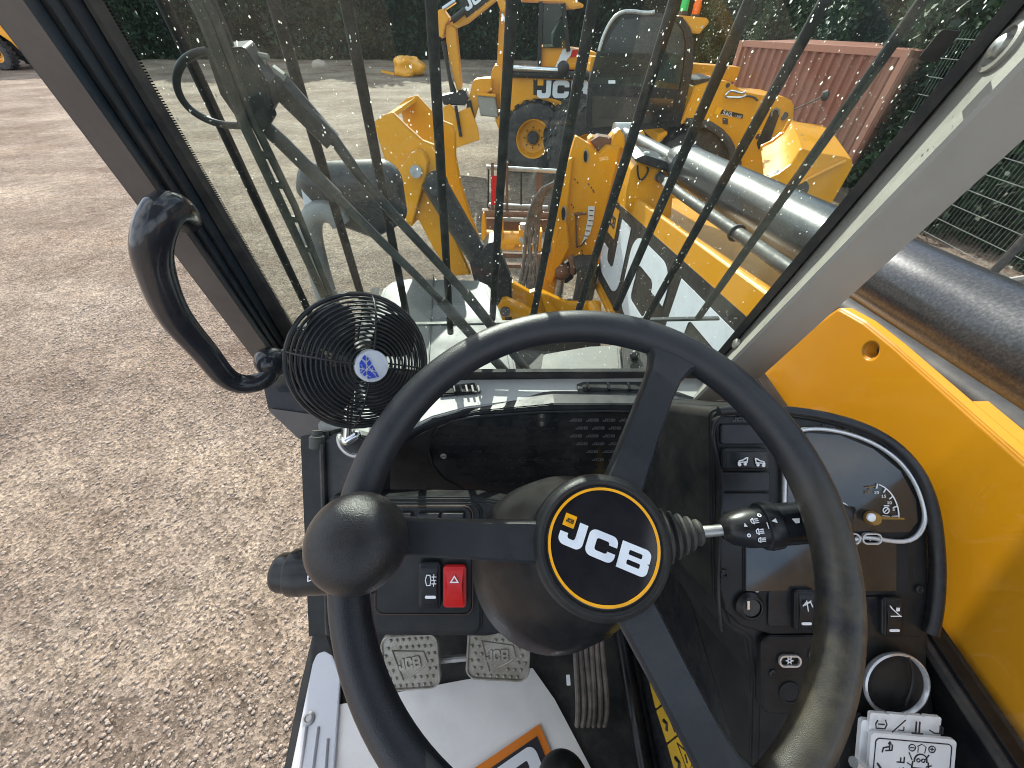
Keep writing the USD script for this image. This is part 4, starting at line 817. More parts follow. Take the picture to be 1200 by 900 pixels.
icon('hazard_symbol', Polygon([(527, 683), (538, 683), (532.5, 674)]).difference(Polygon([(529.5, 681.6), (535.5, 681.6), (532.5, 676.6)])), LD - 0.0166, 'white_print', lsp)
obj('ring_vent', lathe([(0.036, -0.004), (0.042, 0.004), (0.041, 0.010), (0.037, 0.012), (0.034, 0.006), (0.034, -0.004)], D(404, 616, 0.59), -FWD, 40), 'silver_trim', own)
obj('vent_core', lathe([(0.034, -0.006), (0.034, 0.002), (0.001, 0.002)], D(404, 616, 0.59), -FWD, 30), 'gap_black', own)

# ---- instrument cluster at the right
ID = 0.415; S = ID / 0.52
def SL(pr): return [(a * S, b * S) for a, b in pr]
ip = group_part('instrument_panel', own)
outl = [(834, 480), (925, 478), (985, 489), (1048, 516), (1086, 562), (1101, 620), (1104, 700), (1094, 742), (1092, 780), (1100, 830), (1108, 960), (880, 960), (884, 800), (876, 752), (850, 738), (838, 705), (836, 600)]
obj('cluster_body', bplate([D(a, b, ID + 0.006) for a, b in outl], FWD, 0.26, 0.01, 0.008), 'black_plastic', ip)
obj('cluster_face', plates([(838, 492), (848, 487), (925, 487), (980, 496), (1036, 522), (1072, 566), (1086, 620), (1088, 700), (1080, 748), (1000, 742), (905, 744), (868, 734), (850, 716), (843, 690), (844, 560)], ID, 0.010, 0.0015, 0.004), 'panel_plastic', ip)
hood = spline([D(a, b, ID - 0.006) for a, b in [(842, 482), (880, 480), (925, 482), (985, 493), (1044, 520), (1082, 566), (1096, 622), (1098, 690), (1090, 742)]], 44)
obj('hood', tube(hood, np.linspace(0.005, 0.007, 44), 14), 'satin_black', ip, smooth=60)
obj('edge_line', tube(spline([D(a, b, ID - 0.001) for a, b in [(846, 740), (842, 690), (843, 640), (846, 590), (842, 540), (836, 505), (842, 491), (870, 487)]], 40), 0.0022, 8), 'satin_black', ip)
scr = [(946, 507), (985, 510), (1024, 526), (1056, 552), (1074, 586), (1076, 612), (1066, 624), (1000, 624), (926, 622), (922, 590), (924, 520)]
obj('display_glass', plates(scr, ID - 0.002, 0.003, 0.0008, 0.004), 'screen_black', ip)
obj('display_trim', tube(spline([D(a, b, ID - 0.004) for a, b in [(922, 622), (919, 590), (919, 545), (924, 510), (945, 503), (985, 506), (1028, 522), (1061, 549), (1080, 585), (1083, 612), (1072, 630), (1045, 634), (1000, 633)]], 60), 0.0023, 8), 'silver_trim', ip, smooth=60)
gx, gy = 1020, 606
arc = [(gx + 33 * math.cos(math.radians(a)), gy - 40 * math.sin(math.radians(a))) for a in range(0, 78, 6)]
icon('gauge_scale', unary_union([lines2([arc], 1.2)] + [lines2([[(gx + 33 * math.cos(math.radians(a)), gy - 40 * math.sin(math.radians(a))), (gx + 28 * math.cos(math.radians(a)), gy - 35 * math.sin(math.radians(a)))]], 1.1) for a in (2, 19, 38, 57, 76)]), ID - 0.0028, 'white_print', ip)
for s, x, y in (('20', 1027, 577), ('15', 1035.5, 581.5), ('10', 1042, 589), ('5', 1047, 597), ('0', 1046, 606)):
    obj('gauge_number', lettering(s, 0.0030, D(x, y, ID - 0.0028), RGT, UPV, 0.0004), 'white_print', ip, smooth=False)
obj('gauge_number', lettering('25', 0.0030, D(1016, 577, ID - 0.0028), RGT, UPV, 0.0004), 'needle', ip, smooth=False)
icon('gauge_scale', lines2([[(1014, 571), (1025, 570)], [(1019, 570), (1019, 574)]], 0.8), ID - 0.0028, 'needle', ip)
icon('gauge_symbol', unary_union([Point(1038, 598).buffer(4, 8).difference(Point(1038, 598).buffer(3, 8)), lines2([[(1036, 600), (1040, 596)]], 0.8), lines2([[(1034, 604), (1042, 605)]], 0.8), lines2([[(1036, 592.5), (1041, 592.5)]], 1.2)]), ID - 0.0028, 'white_print', ip)
nd_ = obj('gauge_needle', [hull(D(gx, gy - 2.5, ID - 0.006), D(gx, gy + 2.5, ID - 0.006), D(1060, 607, ID - 0.006), D(1060, 609, ID - 0.006), D(gx, gy, ID - 0.009)), lathe(SL([(0.0085, 0), (0.0085, 0.008), (0.007, 0.010), (0.001, 0.010)]), D(gx - 1, gy, ID - 0.003), -FWD, 24)], 'needle', ip)
obj('needle_cap', lathe(SL([(0.0055, 0), (0.0055, 0.002), (0.004, 0.003), (0.0005, 0.003)]), D(gx, gy, ID - 0.0128), -FWD, 24), 'white_print', nd_)
obj('dial_button', lathe(SL([(0.016, 0), (0.016, 0.006), (0.012, 0.009), (0.001, 0.009)]), D(982, 603, ID - 0.003), -FWD, 26), 'satin_black', ip); icon('dial_arc', Point(982, 603).buffer(15.5, 12).difference(Point(982, 603).buffer(14, 12)).intersection(sbox(980, 580, 1000, 606)), ID - 0.004, 'silver_trim', ip)
for x0, x1 in ((989, 1006), (1008, 1031)):
    icon('button_ring', rr(x0, 624, x1, 637, 6).difference(rr(x0 + 1.6, 625.6, x1 - 1.6, 635.4, 4.6)), ID - 0.004, 'silver_trim', ip, 0.003)
icon('button_symbol', Polygon([(1015, 628), (1024, 628), (1019.5, 634)]), ID - 0.003, 'white_print', ip)
for y0, y1 in ((497, 521), (553, 576), (578, 601)): obj('switch_blank', plates(rrect(845, y0, 903, y1, 3), ID - 0.003, 0.006, 0.001), 'satin_black', ip)
rocker('steering_mode_switch', ip, 849, 526, 903, 552, ID - 0.010, 'satin_black', vert=False)
def truck(x, y, fl): return affinity.translate(affinity.scale(lines2([[(-5, 3), (-4, -1), (0, -2), (4, -4)], [(-5, 1), (5, 0)], [(3, -4), (6, -5), (5, 1)]], 1.2).union(Point(-3.5, 3.4).buffer(1.9, 6)).union(Point(3, 2.6).buffer(1.9, 6)), fl, 1, origin=(0, 0)), x, y)
icon('steering_symbol', truck(870, 541, 1).union(truck(891, 542, -1)), ID - 0.0145, 'white_print', ip)
obj('small_screen_recess', plates(rrect(871, 632, 1064, 697, 3), ID - 0.001, 0.003), 'gap_black', ip)
obj('small_screen', plates(rrect(874, 635, 1051, 693, 2), ID - 0.003, 0.003, 0.0006), 'screen_black', ip)
for p in ((848, 672), (1076, 690), (905, 788)):
    obj('panel_screw', lathe(SL([(0.0058, 0), (0.0055, 0.003), (0.003, 0.0035), (0.002, 0.0015), (0.0005, 0.0015)]), D(*p, ID - 0.001), -FWD, 16), 'satin_black', ip)
ks = group_part('ignition_switch', own)
obj('collar', lathe(SL([(0.019, 0), (0.019, 0.004), (0.015, 0.008), (0.013, 0.008), (0.013, 0.003), (0.001, 0.003)]), D(877, 709, ID - 0.001), -FWD, 30), 'satin_black', ks)
obj('key_barrel', lathe(SL([(0.0125, 0), (0.0125, 0.005), (0.011, 0.007), (0.001, 0.007)]), D(877, 709, ID - 0.003), -FWD, 26), 'dusty_black', ks)
obj('key_slot', bar(D(877, 704, ID - 0.0105), D(877, 714, ID - 0.0105), 0.0025, 0.001, FWD), 'chrome', ks)
icon('key_marking', Point(887, 692).buffer(2, 8).difference(Point(887, 692).buffer(1, 8)).union(lines2([[(891, 713), (892.5, 717)]], 0.8)), ID - 0.0012, 'white_print', ks); icon('key_marking', lines2([[(873, 689), (876, 687.5), (879, 689)]], 1), ID - 0.0012, 'red', ks)
obj('switch_blank', plates(rrect(901, 690, 929, 735, 3), ID - 0.003, 0.006, 0.001), 'satin_black', ip)
obj('switch_blank', plates(rrect(1008, 700, 1033, 746, 3), ID - 0.003, 0.006, 0.001), 'satin_black', ip)
rocker('wiper_switch', ip, 933, 693, 958, 742, ID - 0.010, 'satin_black'); rocker('lock_switch', ip, 1036, 702, 1061, 748, ID - 0.010, 'satin_black')
icon('wiper_symbol', lines2([[(941, 710), (944, 706), (950, 706), (952, 711)], [(945, 704), (947, 716)], [(950, 704), (943, 709)]], 1), ID - 0.0146, 'white_print', ip)
icon('lock_symbol', lines2([[(1044, 712), (1055, 722)], [(1044, 722), (1056, 722)], [(1043, 710), (1046, 714)]], 1.1).union(sbox(1050, 712, 1054, 716)), ID - 0.0146, 'white_print', ip)
for x, y in ((939, 729), (1042, 737)): icon('switch_mark', rr(x, y, x + 12, y + 3.2, 1.6), ID - 0.0126, 'white_print', ip)
for k in range(3):
    for s_, (x, y, a) in enumerate((((858 + k * 0, 489, 0)), ((960 + k * 26, 496 + k * 5, 12)), ((1030 + k * 12, 514 + k * 16, 40)))):
        th_ = math.radians(-a); uu_ = RGT * math.cos(th_) + UPV * math.sin(th_); vv_ = -RGT * math.sin(th_) + UPV * math.cos(th_)
        if s_ == 0 and k: continue
        obj('printed_pattern', prism(LOGO_S, 0.0003, D(x, y + 5, ID - 0.0006), uu_ * 0.0046, vv_ * 0.0046, -FWD), 'dim_print', ip, smooth=False)
lwp = group_part('lower_panel', own)
obj('panel', plates(rrect(893, 746, 985, 838, 12), ID - 0.002, 0.012, 0.002), 'panel_plastic', lwp)
icon('button_ring', rr(912, 767, 938, 781, 6.5).difference(rr(914, 769, 936, 779, 4.8)), ID - 0.004, 'silver_trim', lwp, 0.002)
icon('air_conditioning_symbol', unary_union([Point(925, 774).buffer(2.6, 8).difference(Point(925, 774).buffer(1.3, 8))] + [lines2([[(925 + 2 * math.cos(a), 774 + 2 * math.sin(a)), (925 + 4 * math.cos(a), 774 + 4 * math.sin(a))]], 1.2) for a in np.arange(6) * math.pi / 3]), ID - 0.003, 'white_print', lwp)
icon('button_ring', rr(948, 762, 974, 776, 6.5).difference(rr(950, 764, 972, 774, 4.8)), ID - 0.004, 'silver_trim', lwp, 0.002)
obj('socket', lathe(SL([(0.0145, 0), (0.0145, 0.002), (0.0125, 0.002), (0.0125, 0.0005), (0.001, 0.0005)]), D(925, 811, ID - 0.002), -FWD, 26), 'gap_black', lwp)
av = group_part('air_vent', own)
obj('vent_ring', lathe(SL([(0.040, -0.002), (0.0440, 0.003), (0.0435, 0.006), (0.0410, 0.007), (0.0390, 0.004), (0.0375, -0.002)]), D(1047, 800, ID - 0.002), -FWD, 48), 'silver_trim', av, smooth=50)
obj('vent_bowl', lathe(SL([(0.0385, 0.001), (0.0375, 0.003), (0.032, 0.0015), (0.028, 0.002), (0.001, 0.0045)]), D(1047, 800, ID - 0.002), -FWD, 40), 'panel_plastic', av)
obj('vent_flap', tube(spline([D(1064, 770, ID - 0.007), D(1069, 785, ID - 0.008), D(1066, 812, ID - 0.007), D(1060, 828, ID - 0.007)], 12), 0.0012, 6), 'satin_black', av)
obj('amber_lamp', [lathe(SL([(0.004, 0), (0.003, 0.002), (0.0005, 0.002)]), D(987, y, ID + 0.003), -FWD, 10) for y in (884, 895)], 'needle', own)

# ---- load chart cards hanging at the lower right
lc = thing('load_chart', 'white plastic flip cards printed with black load symbols hanging below the right air vent', 'load chart')
CD = 0.392; ur = math.radians(-5); cu_ = RGT * math.cos(ur) + UPV * math.sin(ur); cv_ = -RGT * math.sin(ur) + UPV * math.cos(ur)
co = D(1019, 834, CD)
k_ = CD / FPX
def card(s, t, dz, name, m_): obj(name, prism(affinity.scale(s, k_, -k_, origin=(0, 0)), t, co - FWD * dz, cu_, cv_, -FWD), m_, lc, smooth=False)
card(rr(-6, 12, 88, 110, 4), 0.004, -0.006, 'back_card', 'card_white')
for i in range(4): card(rr(i * 21.6, 0, i * 21.6 + 21.0, 26, 2.5), 0.003, -0.002 - 0.0006 * i, 'tab_card', 'card_white')
card(rr(-2, 19, 97, 110, 5), 0.003, 0.0025, 'front_card', 'card_white')
card(rr(3, 24, 92, 112, 5).difference(rr(4, 25, 91, 111, 4.2)), 0.0004, 0.0056, 'card_border', 'ink')
sy = [lines2([[(6, 6), (4, 10), (5, 15), (15, 15), (17, 10), (15, 5)], [(7, 10), (14, 10)]], 1.3), lines2([[(24, 18), (38, 3)], [(31, 15), (37, 15), (37, 11)]], 1.1), lines2([[(51, 4), (51, 17)], [(55, 4), (55, 17)], [(47, 17), (59, 17)]], 1.7), lines2([[(67, 12), (73, 15), (79, 15), (79, 6), (82, 8), (82, 15)]], 1.6)]
for s in sy: card(s, 0.0004, 0.0036, 'tab_symbol', 'ink')
front = [lines2([[(12, 40), (13, 35), (20, 33)], [(16, 38), (23, 37), (23, 31)], [(20, 36), (20, 28)], [(18.5, 30), (20, 27.5), (21.5, 30)]], 1.2), Point(46, 32).buffer(4.2, 10).difference(Point(46, 32).buffer(3.3, 10)).union(lines2([[(44, 32), (48, 32)]], 0.9)), Point(69, 32).buffer(4.2, 10).difference(Point(69, 32).buffer(3.3, 10)).union(lines2([[(67, 32), (71, 32)], [(69, 30), (69, 34)]], 0.9)), lines2([[(43, 38), (47, 46)], [(66, 39), (62, 45)], [(42, 50), (48, 53)], [(70, 51), (64, 53)]], 1.1),
         Point(57, 46).buffer(8, 12).difference(Point(57, 46).buffer(6.6, 12)).intersection(sbox(45, 38, 70, 48)), lines2([[(49, 55), (65, 55)], [(48, 48), (46, 68)], [(66, 48), (68, 68)], [(50, 58), (64, 58)]], 1.3), Point(54.5, 46).buffer(2.4, 8).difference(Point(54.5, 46).buffer(1.4, 8)), Point(60, 46).buffer(2.4, 8).difference(Point(60, 46).buffer(1.4, 8)),
         lines2([[(30, 50), (38, 50)], [(34, 45), (34, 50)], [(38, 44), (38, 50)], [(30, 62), (38, 62)], [(34, 57), (34, 62)], [(38, 56), (38, 62)]], 1.2), lines2([[(8, 54), (18, 66)]], 2.4), lines2([[(52, 30), (57, 27), (62, 30), (61, 37)], [(53, 37), (53, 31)]], 0.6)]
for s in front: card(s, 0.0004, 0.0056, 'card_symbol', 'ink')
obj('card_holder', plates([(985, 845), (1012, 838), (1018, 960), (975, 960)], CD + 0.02, 0.02, 0.003), 'satin_black', own)
obj('holder_lever', tube([D(1000, 893, CD - 0.01), D(1030, 915, CD - 0.01)], 0.005, 8), 'silver_trim', own)

# ---- console, stickers, floor fittings
obj('console', [bplate([rel(0.262, y, z) for y, z in [(-0.4, -1.0), (0.30, -1.0), (0.30, -0.70), (0.2, -0.62), (-0.4, -0.62)]], RGT, 0.20, 0.01, 0.006)], 'satin_black', own)
obj('console_rail', [tube([rel(0.235, 0.30, -0.96), rel(0.235, -0.3, -0.96)], 0.016, 12)], 'satin_black', own)
ya = [[(757, 783), (772, 780), (786, 815), (768, 830)], [(769, 833), (789, 818), (803, 852), (781, 870)], [(782, 873), (804, 856), (822, 905), (795, 920)]]
for k, p in enumerate(ya):
    st_ = obj('warning_sticker', plate([X(a, b, 0.2595) for a, b in p], RGT, 0.002, 0.002), 'sticker_yellow', own)
    c = np.mean(p, 0); f_ = lambda t, s: (p[0][0] * (1 - t) * (1 - s) + p[1][0] * t * (1 - s) + p[3][0] * (1 - t) * s + p[2][0] * t * s, p[0][1] * (1 - t) * (1 - s) + p[1][1] * t * (1 - s) + p[3][1] * (1 - t) * s + p[2][1] * t * s)
    if k: 
        tri = [X(*f_(t, s), 0.2588) for t, s in ((0.45, 0.12), (0.9, 0.62), (0.5, 0.9))]
        obj('warning_triangle', tube(tri, 0.0012, 5, closed=True), 'ink', st_); obj('warning_figure', tube([X(*f_(t, s), 0.2588) for t, s in ((0.2, 0.4), (0.3, 0.55), (0.2, 0.7))], 0.003, 6), 'ink', st_); obj('warning_mark', tube([X(*f_(0.62, 0.45), 0.2588), X(*f_(0.6, 0.65), 0.2588)], 0.0014, 5), 'ink', st_)
    else: obj('warning_mark', tube([X(*f_(t, s), 0.2588) for t, s in ((0.3, 0.3), (0.7, 0.3), (0.7, 0.7), (0.3, 0.7))], 0.0008, 5, closed=True), 'ink', st_)
obj('right_wall', bx(rel(0.47, -0.6, -1.0), rel(0.49, 0.56, -0.503)), 'satin_black', own)
obj('wall_trim', tube([rel(0.466, -0.3, -0.512), rel(0.466, 0.45, -0.512)], 0.006, 8), 'rubber', own)
# hoses under the column
for k in range(6):
    x = 674 + k * 6.4
    obj('column_hose', tube(spline([Y(x, 735, 0.185), Y(x + 1, 775, 0.15), Y(x + 3 + (k % 3), 815, 0.11), Y(x + 2, 850, 0.075)], 16), 0.0047, 8), 'hose', own)
obj('hose_clip', bar(D(664, 797, 0.66), D(668, 797, 0.66), 0.014, 0.006), 'white_print', own)
obj('gear_knob', trimesh.creation.icosphere(3, 0.040).apply_translation(D(660, 918, 0.60)), 'black_plastic', own, smooth=60)
obj('gear_lever', cyl(D(660, 925, 0.61), Z(668, 940, -0.99), 0.011, 12), 'satin_black', own)

# ---- steering column, stalks
Wc = rel(0.0627, 0.1310, -0.3015); Wn = unit((0.002, -0.4644, 0.8856)); Wx = unit(np.cross([0, 1.0, 0], Wn)); Wx = RGT - Wn * (RGT @ Wn); Wx = unit(Wx); Wy = np.cross(Wn, Wx)
Hc = Wc + Wx * 0.006 + Wy * 0.0
col = group_part('steering_column', own)
def lean(m):
    h = (m.vertices - Hc) @ Wn; t = np.clip(-h / 0.10, 0, 1)[:, None]
    m.vertices = m.vertices - t * (Wx * 0.030 + Wy * 0.026); return m
obj('shroud', lean(lathe([(0.001, -0.205), (0.045, -0.197), (0.068, -0.165), (0.079, -0.125), (0.080, -0.095), (0.073, -0.060), (0.060, -0.034), (0.048, -0.018), (0.040, -0.012)], Hc, Wn, 56)), 'shroud_black', col, smooth=60)
obj('lower_boot', lean(lathe([(0.001, -0.26), (0.06, -0.25), (0.068, -0.225), (0.062, -0.20), (0.07, -0.18), (0.06, -0.165)], Hc, Wn, 44)), 'rubber', col, smooth=50)
obj('column_tube', cyl(Hc - Wn * 0.22, Hc - Wn * 0.62, 0.035, 24), 'satin_black', col)
sd = 0.345
sa = D(775, 628, sd + 0.004); sb = D(1000, 606, sd - 0.010); sx = unit(sb - sa)
st1 = group_part('column_stalk', own, 'right stalk with light and wiper symbols')
px2m = sd / FPX
bel = []
for k in range(5):
    c = k * 9.5 * px2m; R_ = (31 - k * 4.0) * px2m
    bel += [(R_ * 0.82, c), (R_, c + 2.5 * px2m), (R_ * 1.0, c + 5 * px2m), (R_ * 0.8, c + 8 * px2m)]
obj('bellows', lathe([(0.001, -0.01)] + bel + [(0.008, 45 * px2m)], sa, sx, 32), 'rubber', st1, smooth=50)
obj('stalk_rod', lathe([(6.5 * px2m, 40 * px2m), (6.5 * px2m, 75 * px2m)], sa, sx, 16), 'steel', st1)
L0 = 70 * px2m
obj('stalk_grip', lathe([(0.001, L0 - 0.002), (11 * px2m, L0), (17 * px2m, L0 + 8 * px2m), (22 * px2m, L0 + 24 * px2m), (23 * px2m, L0 + 42 * px2m)], sa, sx, 36), 'satin_black', st1, smooth=60)
obj('stalk_collar', lathe([(23 * px2m, L0 + 42 * px2m), (26 * px2m, L0 + 43 * px2m), (27 * px2m, L0 + 48 * px2m), (26 * px2m, L0 + 58 * px2m), (23 * px2m, L0 + 60 * px2m)], sa, sx, 36), 'satin_black', st1, smooth=40)
obj('stalk_end', lathe([(23 * px2m, L0 + 60 * px2m), (23.5 * px2m, L0 + 108 * px2m), (22 * px2m, L0 + 122 * px2m), (20 * px2m, L0 + 128 * px2m), (0.001, L0 + 130 * px2m)], sa, sx, 36), 'satin_black', st1, smooth=60)
def wrap(s, along, ang, R_, name, m_='white_print'):
    """flat symbol (in picture pixels) laid on the stalk's round side"""
    view = unit(EYE - (sa + sx * along * px2m)); vn = unit(view - sx * (view @ sx)); vt = np.cross(sx, vn); vt = vt if vt @ UPV > 0 else -vt
    rad = vn * math.cos(ang) + vt * math.sin(ang); tan = -vn * math.sin(ang) + vt * math.cos(ang)
    obj(name, prism(affinity.scale(s, px2m, px2m, origin=(0, 0)), 0.0005, sa + sx * along * px2m + rad * (R_ * px2m - 0.0001), sx, tan, rad), m_, st1, smooth=False)
lamp = lines2([[(-1, -3), (-3.4, -1.5), (-3.4, 1.5), (-1, 3), (-1, -3)], [(0.5, 2), (4, 2)], [(0.5, 0), (4, 0)], [(0.5, -2), (4, -2)]], 0.9)
for al, an, s in ((98, 0.25, lamp), (100, -0.22, lamp), (101, -0.62, lamp), (87, 0.12, Polygon([(-2, -2), (2, -2), (0, 2)])), (88, -0.35, Point(0, 0).buffer(2, 8).difference(Point(0, 0).buffer(1, 8))), (106, 0.5, Point(0, 0).buffer(2.2, 8).difference(Point(0, 0).buffer(1.1, 8))), (117, 0.15, Polygon([(-3, 0), (2, -2.5), (2, 2.5)])), (141, 0.1, Polygon([(-4, 2), (4, 2), (2, -3), (-2, -3)])), (155, 0.08, lines2([[(0, -5), (0, 5)]], 0.9)), (110, 0.0, lines2([[(0, -3), (0, 3)]], 0.8))):
    wrap(s, al, an, 23.6 if al < 112 else (27.4 if al < 125 else 24), 'stalk_symbol')
ld = 0.395
la_, lb_ = D(322, 671, ld), D(440, 668, ld); lx = unit(lb_ - la_); pm = ld / FPX
st2 = group_part('column_stalk', own, 'left stalk with horn button')
obj('stalk_body', lathe([(23.5 * pm, 20 * pm), (26 * pm, 23 * pm), (26 * pm, 36 * pm), (25 * pm, 44 * pm), (25 * pm, 118 * pm), (0.001, 122 * pm)], la_, lx, 36), 'satin_black', st2, smooth=50)
obj('horn_button', lathe([(0.001, 0.0), (15 * pm, 0.5 * pm), (20 * pm, 4 * pm), (22 * pm, 9 * pm), (22.5 * pm, 21 * pm)], la_, lx, 36), 'satin_black', st2, smooth=50)
icon('horn_symbol', lines2([[(361, 675), (366, 677), (371, 673), (371, 681), (366, 679), (361, 681), (361, 675)]], 1.1), ld - 26.2 * pm, 'white_print', st2)

# ---- steering wheel
sw = group_part('steering_wheel', own)
R0, r0_ = 0.19, 0.0150
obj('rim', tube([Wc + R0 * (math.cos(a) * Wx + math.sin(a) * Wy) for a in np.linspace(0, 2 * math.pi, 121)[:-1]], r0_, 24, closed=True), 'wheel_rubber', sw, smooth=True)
def spoke(ang):
    rd = math.cos(ang) * Wx + math.sin(ang) * Wy; tg = -math.sin(ang) * Wx + math.cos(ang) * Wy
    secs = [(0.040, 0.0165, 0.0075, 0.004), (0.060, 0.0160, 0.0070, 0.004), (0.100, 0.0150, 0.0065, 0.001), (0.140, 0.0148, 0.0065, -0.001), (0.160, 0.0160, 0.007, -0.001), (0.172, 0.0200, 0.008, 0.0), (0.180, 0.0275, 0.009, 0.0), (0.188, 0.040, 0.009, 0.0)]
    prof = lambda w, h: [(-w, -h * 0.5), (-w * 0.94, h * 0.55), (-w * 0.80, h), (w * 0.80, h), (w * 0.94, h * 0.55), (w, -h * 0.5), (w * 0.85, -h), (-w * 0.85, -h)]
    V = []; n = 8
    for x, w, h, z in secs:
        V += [Hc * 0 + (Hc * (1 - min(x / 0.15, 1)) + Wc * min(x / 0.15, 1)) + rd * x + tg * a + Wn * (b + z) for a, b in prof(w, h)]
    f = []
    for k in range(len(secs) - 1):
        for i in range(n):
            j = (i + 1) % n; f += [[k * n + i, k * n + j, (k + 1) * n + j], [k * n + i, (k + 1) * n + j, (k + 1) * n + i]]
    m = trimesh.Trimesh(np.array(V), np.array(f), process=False)
    return m if m.volume > 0 else (m.invert() or m)
for a in (178, 62, -61): obj('spoke', spoke(math.radians(a)), 'spoke_paint', sw, smooth=40)
obj('hub', lathe([(0.040, -0.030), (0.0505, -0.026), (0.0530, -0.012), (0.0535, 0.004), (0.0525, 0.011), (0.0500, 0.0155), (0.0470, 0.0170), (0.0450, 0.0162), (0.0440, 0.0150), (0.001, 0.0150)], Hc, Wn, 72), 'black_plastic', sw, smooth=40)
Bc = Hc + Wn * 0.0155
obj('badge', lathe([(0.0425, -0.002), (0.0425, 0.0008), (0.0415, 0.0012), (0.001, 0.0012)], Bc, Wn, 72), 'gloss_black', sw, smooth=30)
obj('badge_ring', prism(Point(0, 0).buffer(0.0418, 40).difference(Point(0, 0).buffer(0.0398, 40)), 0.0006, Bc + Wn * 0.0013, Wx, Wy, Wn), 'amber', sw, smooth=False)
ra = math.radians(-21.5); bu = Wx * math.cos(ra) + Wy * math.sin(ra); bv = -Wx * math.sin(ra) + Wy * math.cos(ra)
lh = 0.0192
obj('lettering', prism(affinity.translate(affinity.scale(affinity.skew(LOGO, 0), lh, lh, origin=(0, 0)), -lh * 1.76, -lh * 0.55), 0.0006, Bc + Wn * 0.0013, bu, bv, Wn), 'decal_white', sw, smooth=False)
eq = affinity.translate(affinity.scale(rr(0.0, 0.68, 0.46, 1.16, 0.02), lh, lh, origin=(0, 0)), -lh * 1.76, -lh * 0.55)
obj('emblem', prism(eq, 0.0008, Bc + Wn * 0.0013, bu, bv, Wn), 'amber', sw, smooth=False)
el = affinity.translate(affinity.scale(LOGO_S, lh * 0.085, lh * 0.16, origin=(0, 0)), -lh * 1.76 + lh * 0.08, -lh * 0.55 + lh * 0.84)
obj('emblem_lettering', prism(el, 0.0003, Bc + Wn * 0.0022, bu, bv, Wn), 'ink', sw, smooth=False)
kc = D(420, 635, 0.288)
kn_ = unit(Wn * 0.9 + unit(EYE - kc) * 0.3)
prof = [(0.001, -0.046), (0.012, -0.045), (0.013, -0.034), (0.022, -0.030), (0.031, -0.020), (0.0358, -0.005), (0.0362, 0.004), (0.0335, 0.016), (0.027, 0.0265), (0.018, 0.0325), (0.009, 0.0350), (0.001, 0.0356)]
pk = np.array(prof); tt = np.linspace(0, 1, 60); from scipy.interpolate import PchipInterpolator
ss = np.linspace(0, 1, len(pk)); obj('spinner_knob', lathe(list(zip(PchipInterpolator(ss, pk[:, 0])(tt), PchipInterpolator(ss, pk[:, 1])(tt))), kc, kn_, 64), 'knob_black', sw, smooth=60)

# ---- cab fan
fan = thing('fan', 'small black wire-caged cab fan with a blue snowflake badge clipped beside the windscreen', 'fan')
fc = D(424, 424, 0.50); fa = unit(unit(EYE - fc) * 0.06 + RGT * 0.0155 - UPV * 0.0066); fu, fv, _ = frame(fa); FR = 0.0865
fh = lambda r: 0.052 * max(0.0, 1 - (r / FR) ** 2.6) ** 0.8
ringp = lambda r, h: [fc + fa * h + r * (math.cos(a) * fu + math.sin(a) * fv) for a in np.linspace(0, 2 * math.pi, 49)[:-1]]
for r_ in np.linspace(0.024, FR, 14): obj('cage_ring', tube(ringp(r_, fh(r_)), 0.0014 if r_ < FR - 0.001 else 0.0027, 6, closed=True), 'satin_black', fan, smooth=60)
for k, h in enumerate((-0.010, -0.021, -0.032)): obj('cage_ring', tube(ringp(FR - 0.0008 * k * k, h), 0.0013, 6, closed=True), 'satin_black', fan, smooth=60)
for r_ in np.linspace(0.035, FR - 0.01, 7): obj('cage_ring', tube(ringp(r_, -0.040), 0.0011, 6, closed=True), 'satin_black', fan, smooth=60)
for k in range(4):
    a = math.radians(58 + 90 * k); rd = math.cos(a) * fu + math.sin(a) * fv
    obj('cage_spoke', tube([fc + rd * r_ + fa * (fh(r_) + 0.0012) for r_ in np.linspace(0.02, FR, 12)] + [fc + rd * (FR + 0.001) - fa * 0.03, fc + rd * (FR - 0.01) - fa * 0.041, fc + rd * 0.02 - fa * 0.041], 0.0014, 6), 'steel' if k < 0 else 'satin_black', fan)
for k in range(4):
    a0 = math.radians(20 + 90 * k); V = []
    for r_, w0, w1 in ((0.018, -0.34, 0.34), (0.035, -0.58, 0.50), (0.055, -0.66, 0.48), (0.070, -0.58, 0.38), (0.079, -0.36, 0.16)):
        for t in (0, 0.5, 1):
            an = a0 + w0 + (w1 - w0) * t; hh = 0.020 * (t - 0.5) * (1.2 - r_ * 6)
            V.append(fc + r_ * (math.cos(an) * fu + math.sin(an) * fv) + fa * (0.002 + hh))
    f = []
    for i in range(4):
        for j in range(2): b0 = i * 3 + j; f += [[b0, b0 + 1, b0 + 4], [b0, b0 + 4, b0 + 3]]
    V = np.array(V); V = np.vstack([V, V - fa * 0.0015]); f = np.array(f)
    obj('blade', trimesh.Trimesh(V, np.vstack([f, f[:, ::-1] + 15]), process=False), 'satin_black', fan)
obj('motor', lathe([(0.001, -0.075), (0.024, -0.072), (0.028, -0.05), (0.028, -0.015), (0.018, -0.005), (0.018, 0.02), (0.001, 0.022)], fc, fa, 32), 'satin_black', fan, smooth=50)
obj('badge', lathe([(0.0195, 0.044), (0.0195, 0.052), (0.0185, 0.0545), (0.001, 0.0555)], fc, fa, 40), 'badge_grey', fan, smooth=40)
fr_ = unit(RGT - fa * (RGT @ fa)); fu2 = np.cross(fa, fr_)
sf = Polygon([(-14, 5), (-8, 14), (-3, 9), (7, -13), (-6, -14), (-14, -6)]).intersection(Point(0, 0).buffer(15.5, 16)).buffer(-0.3)
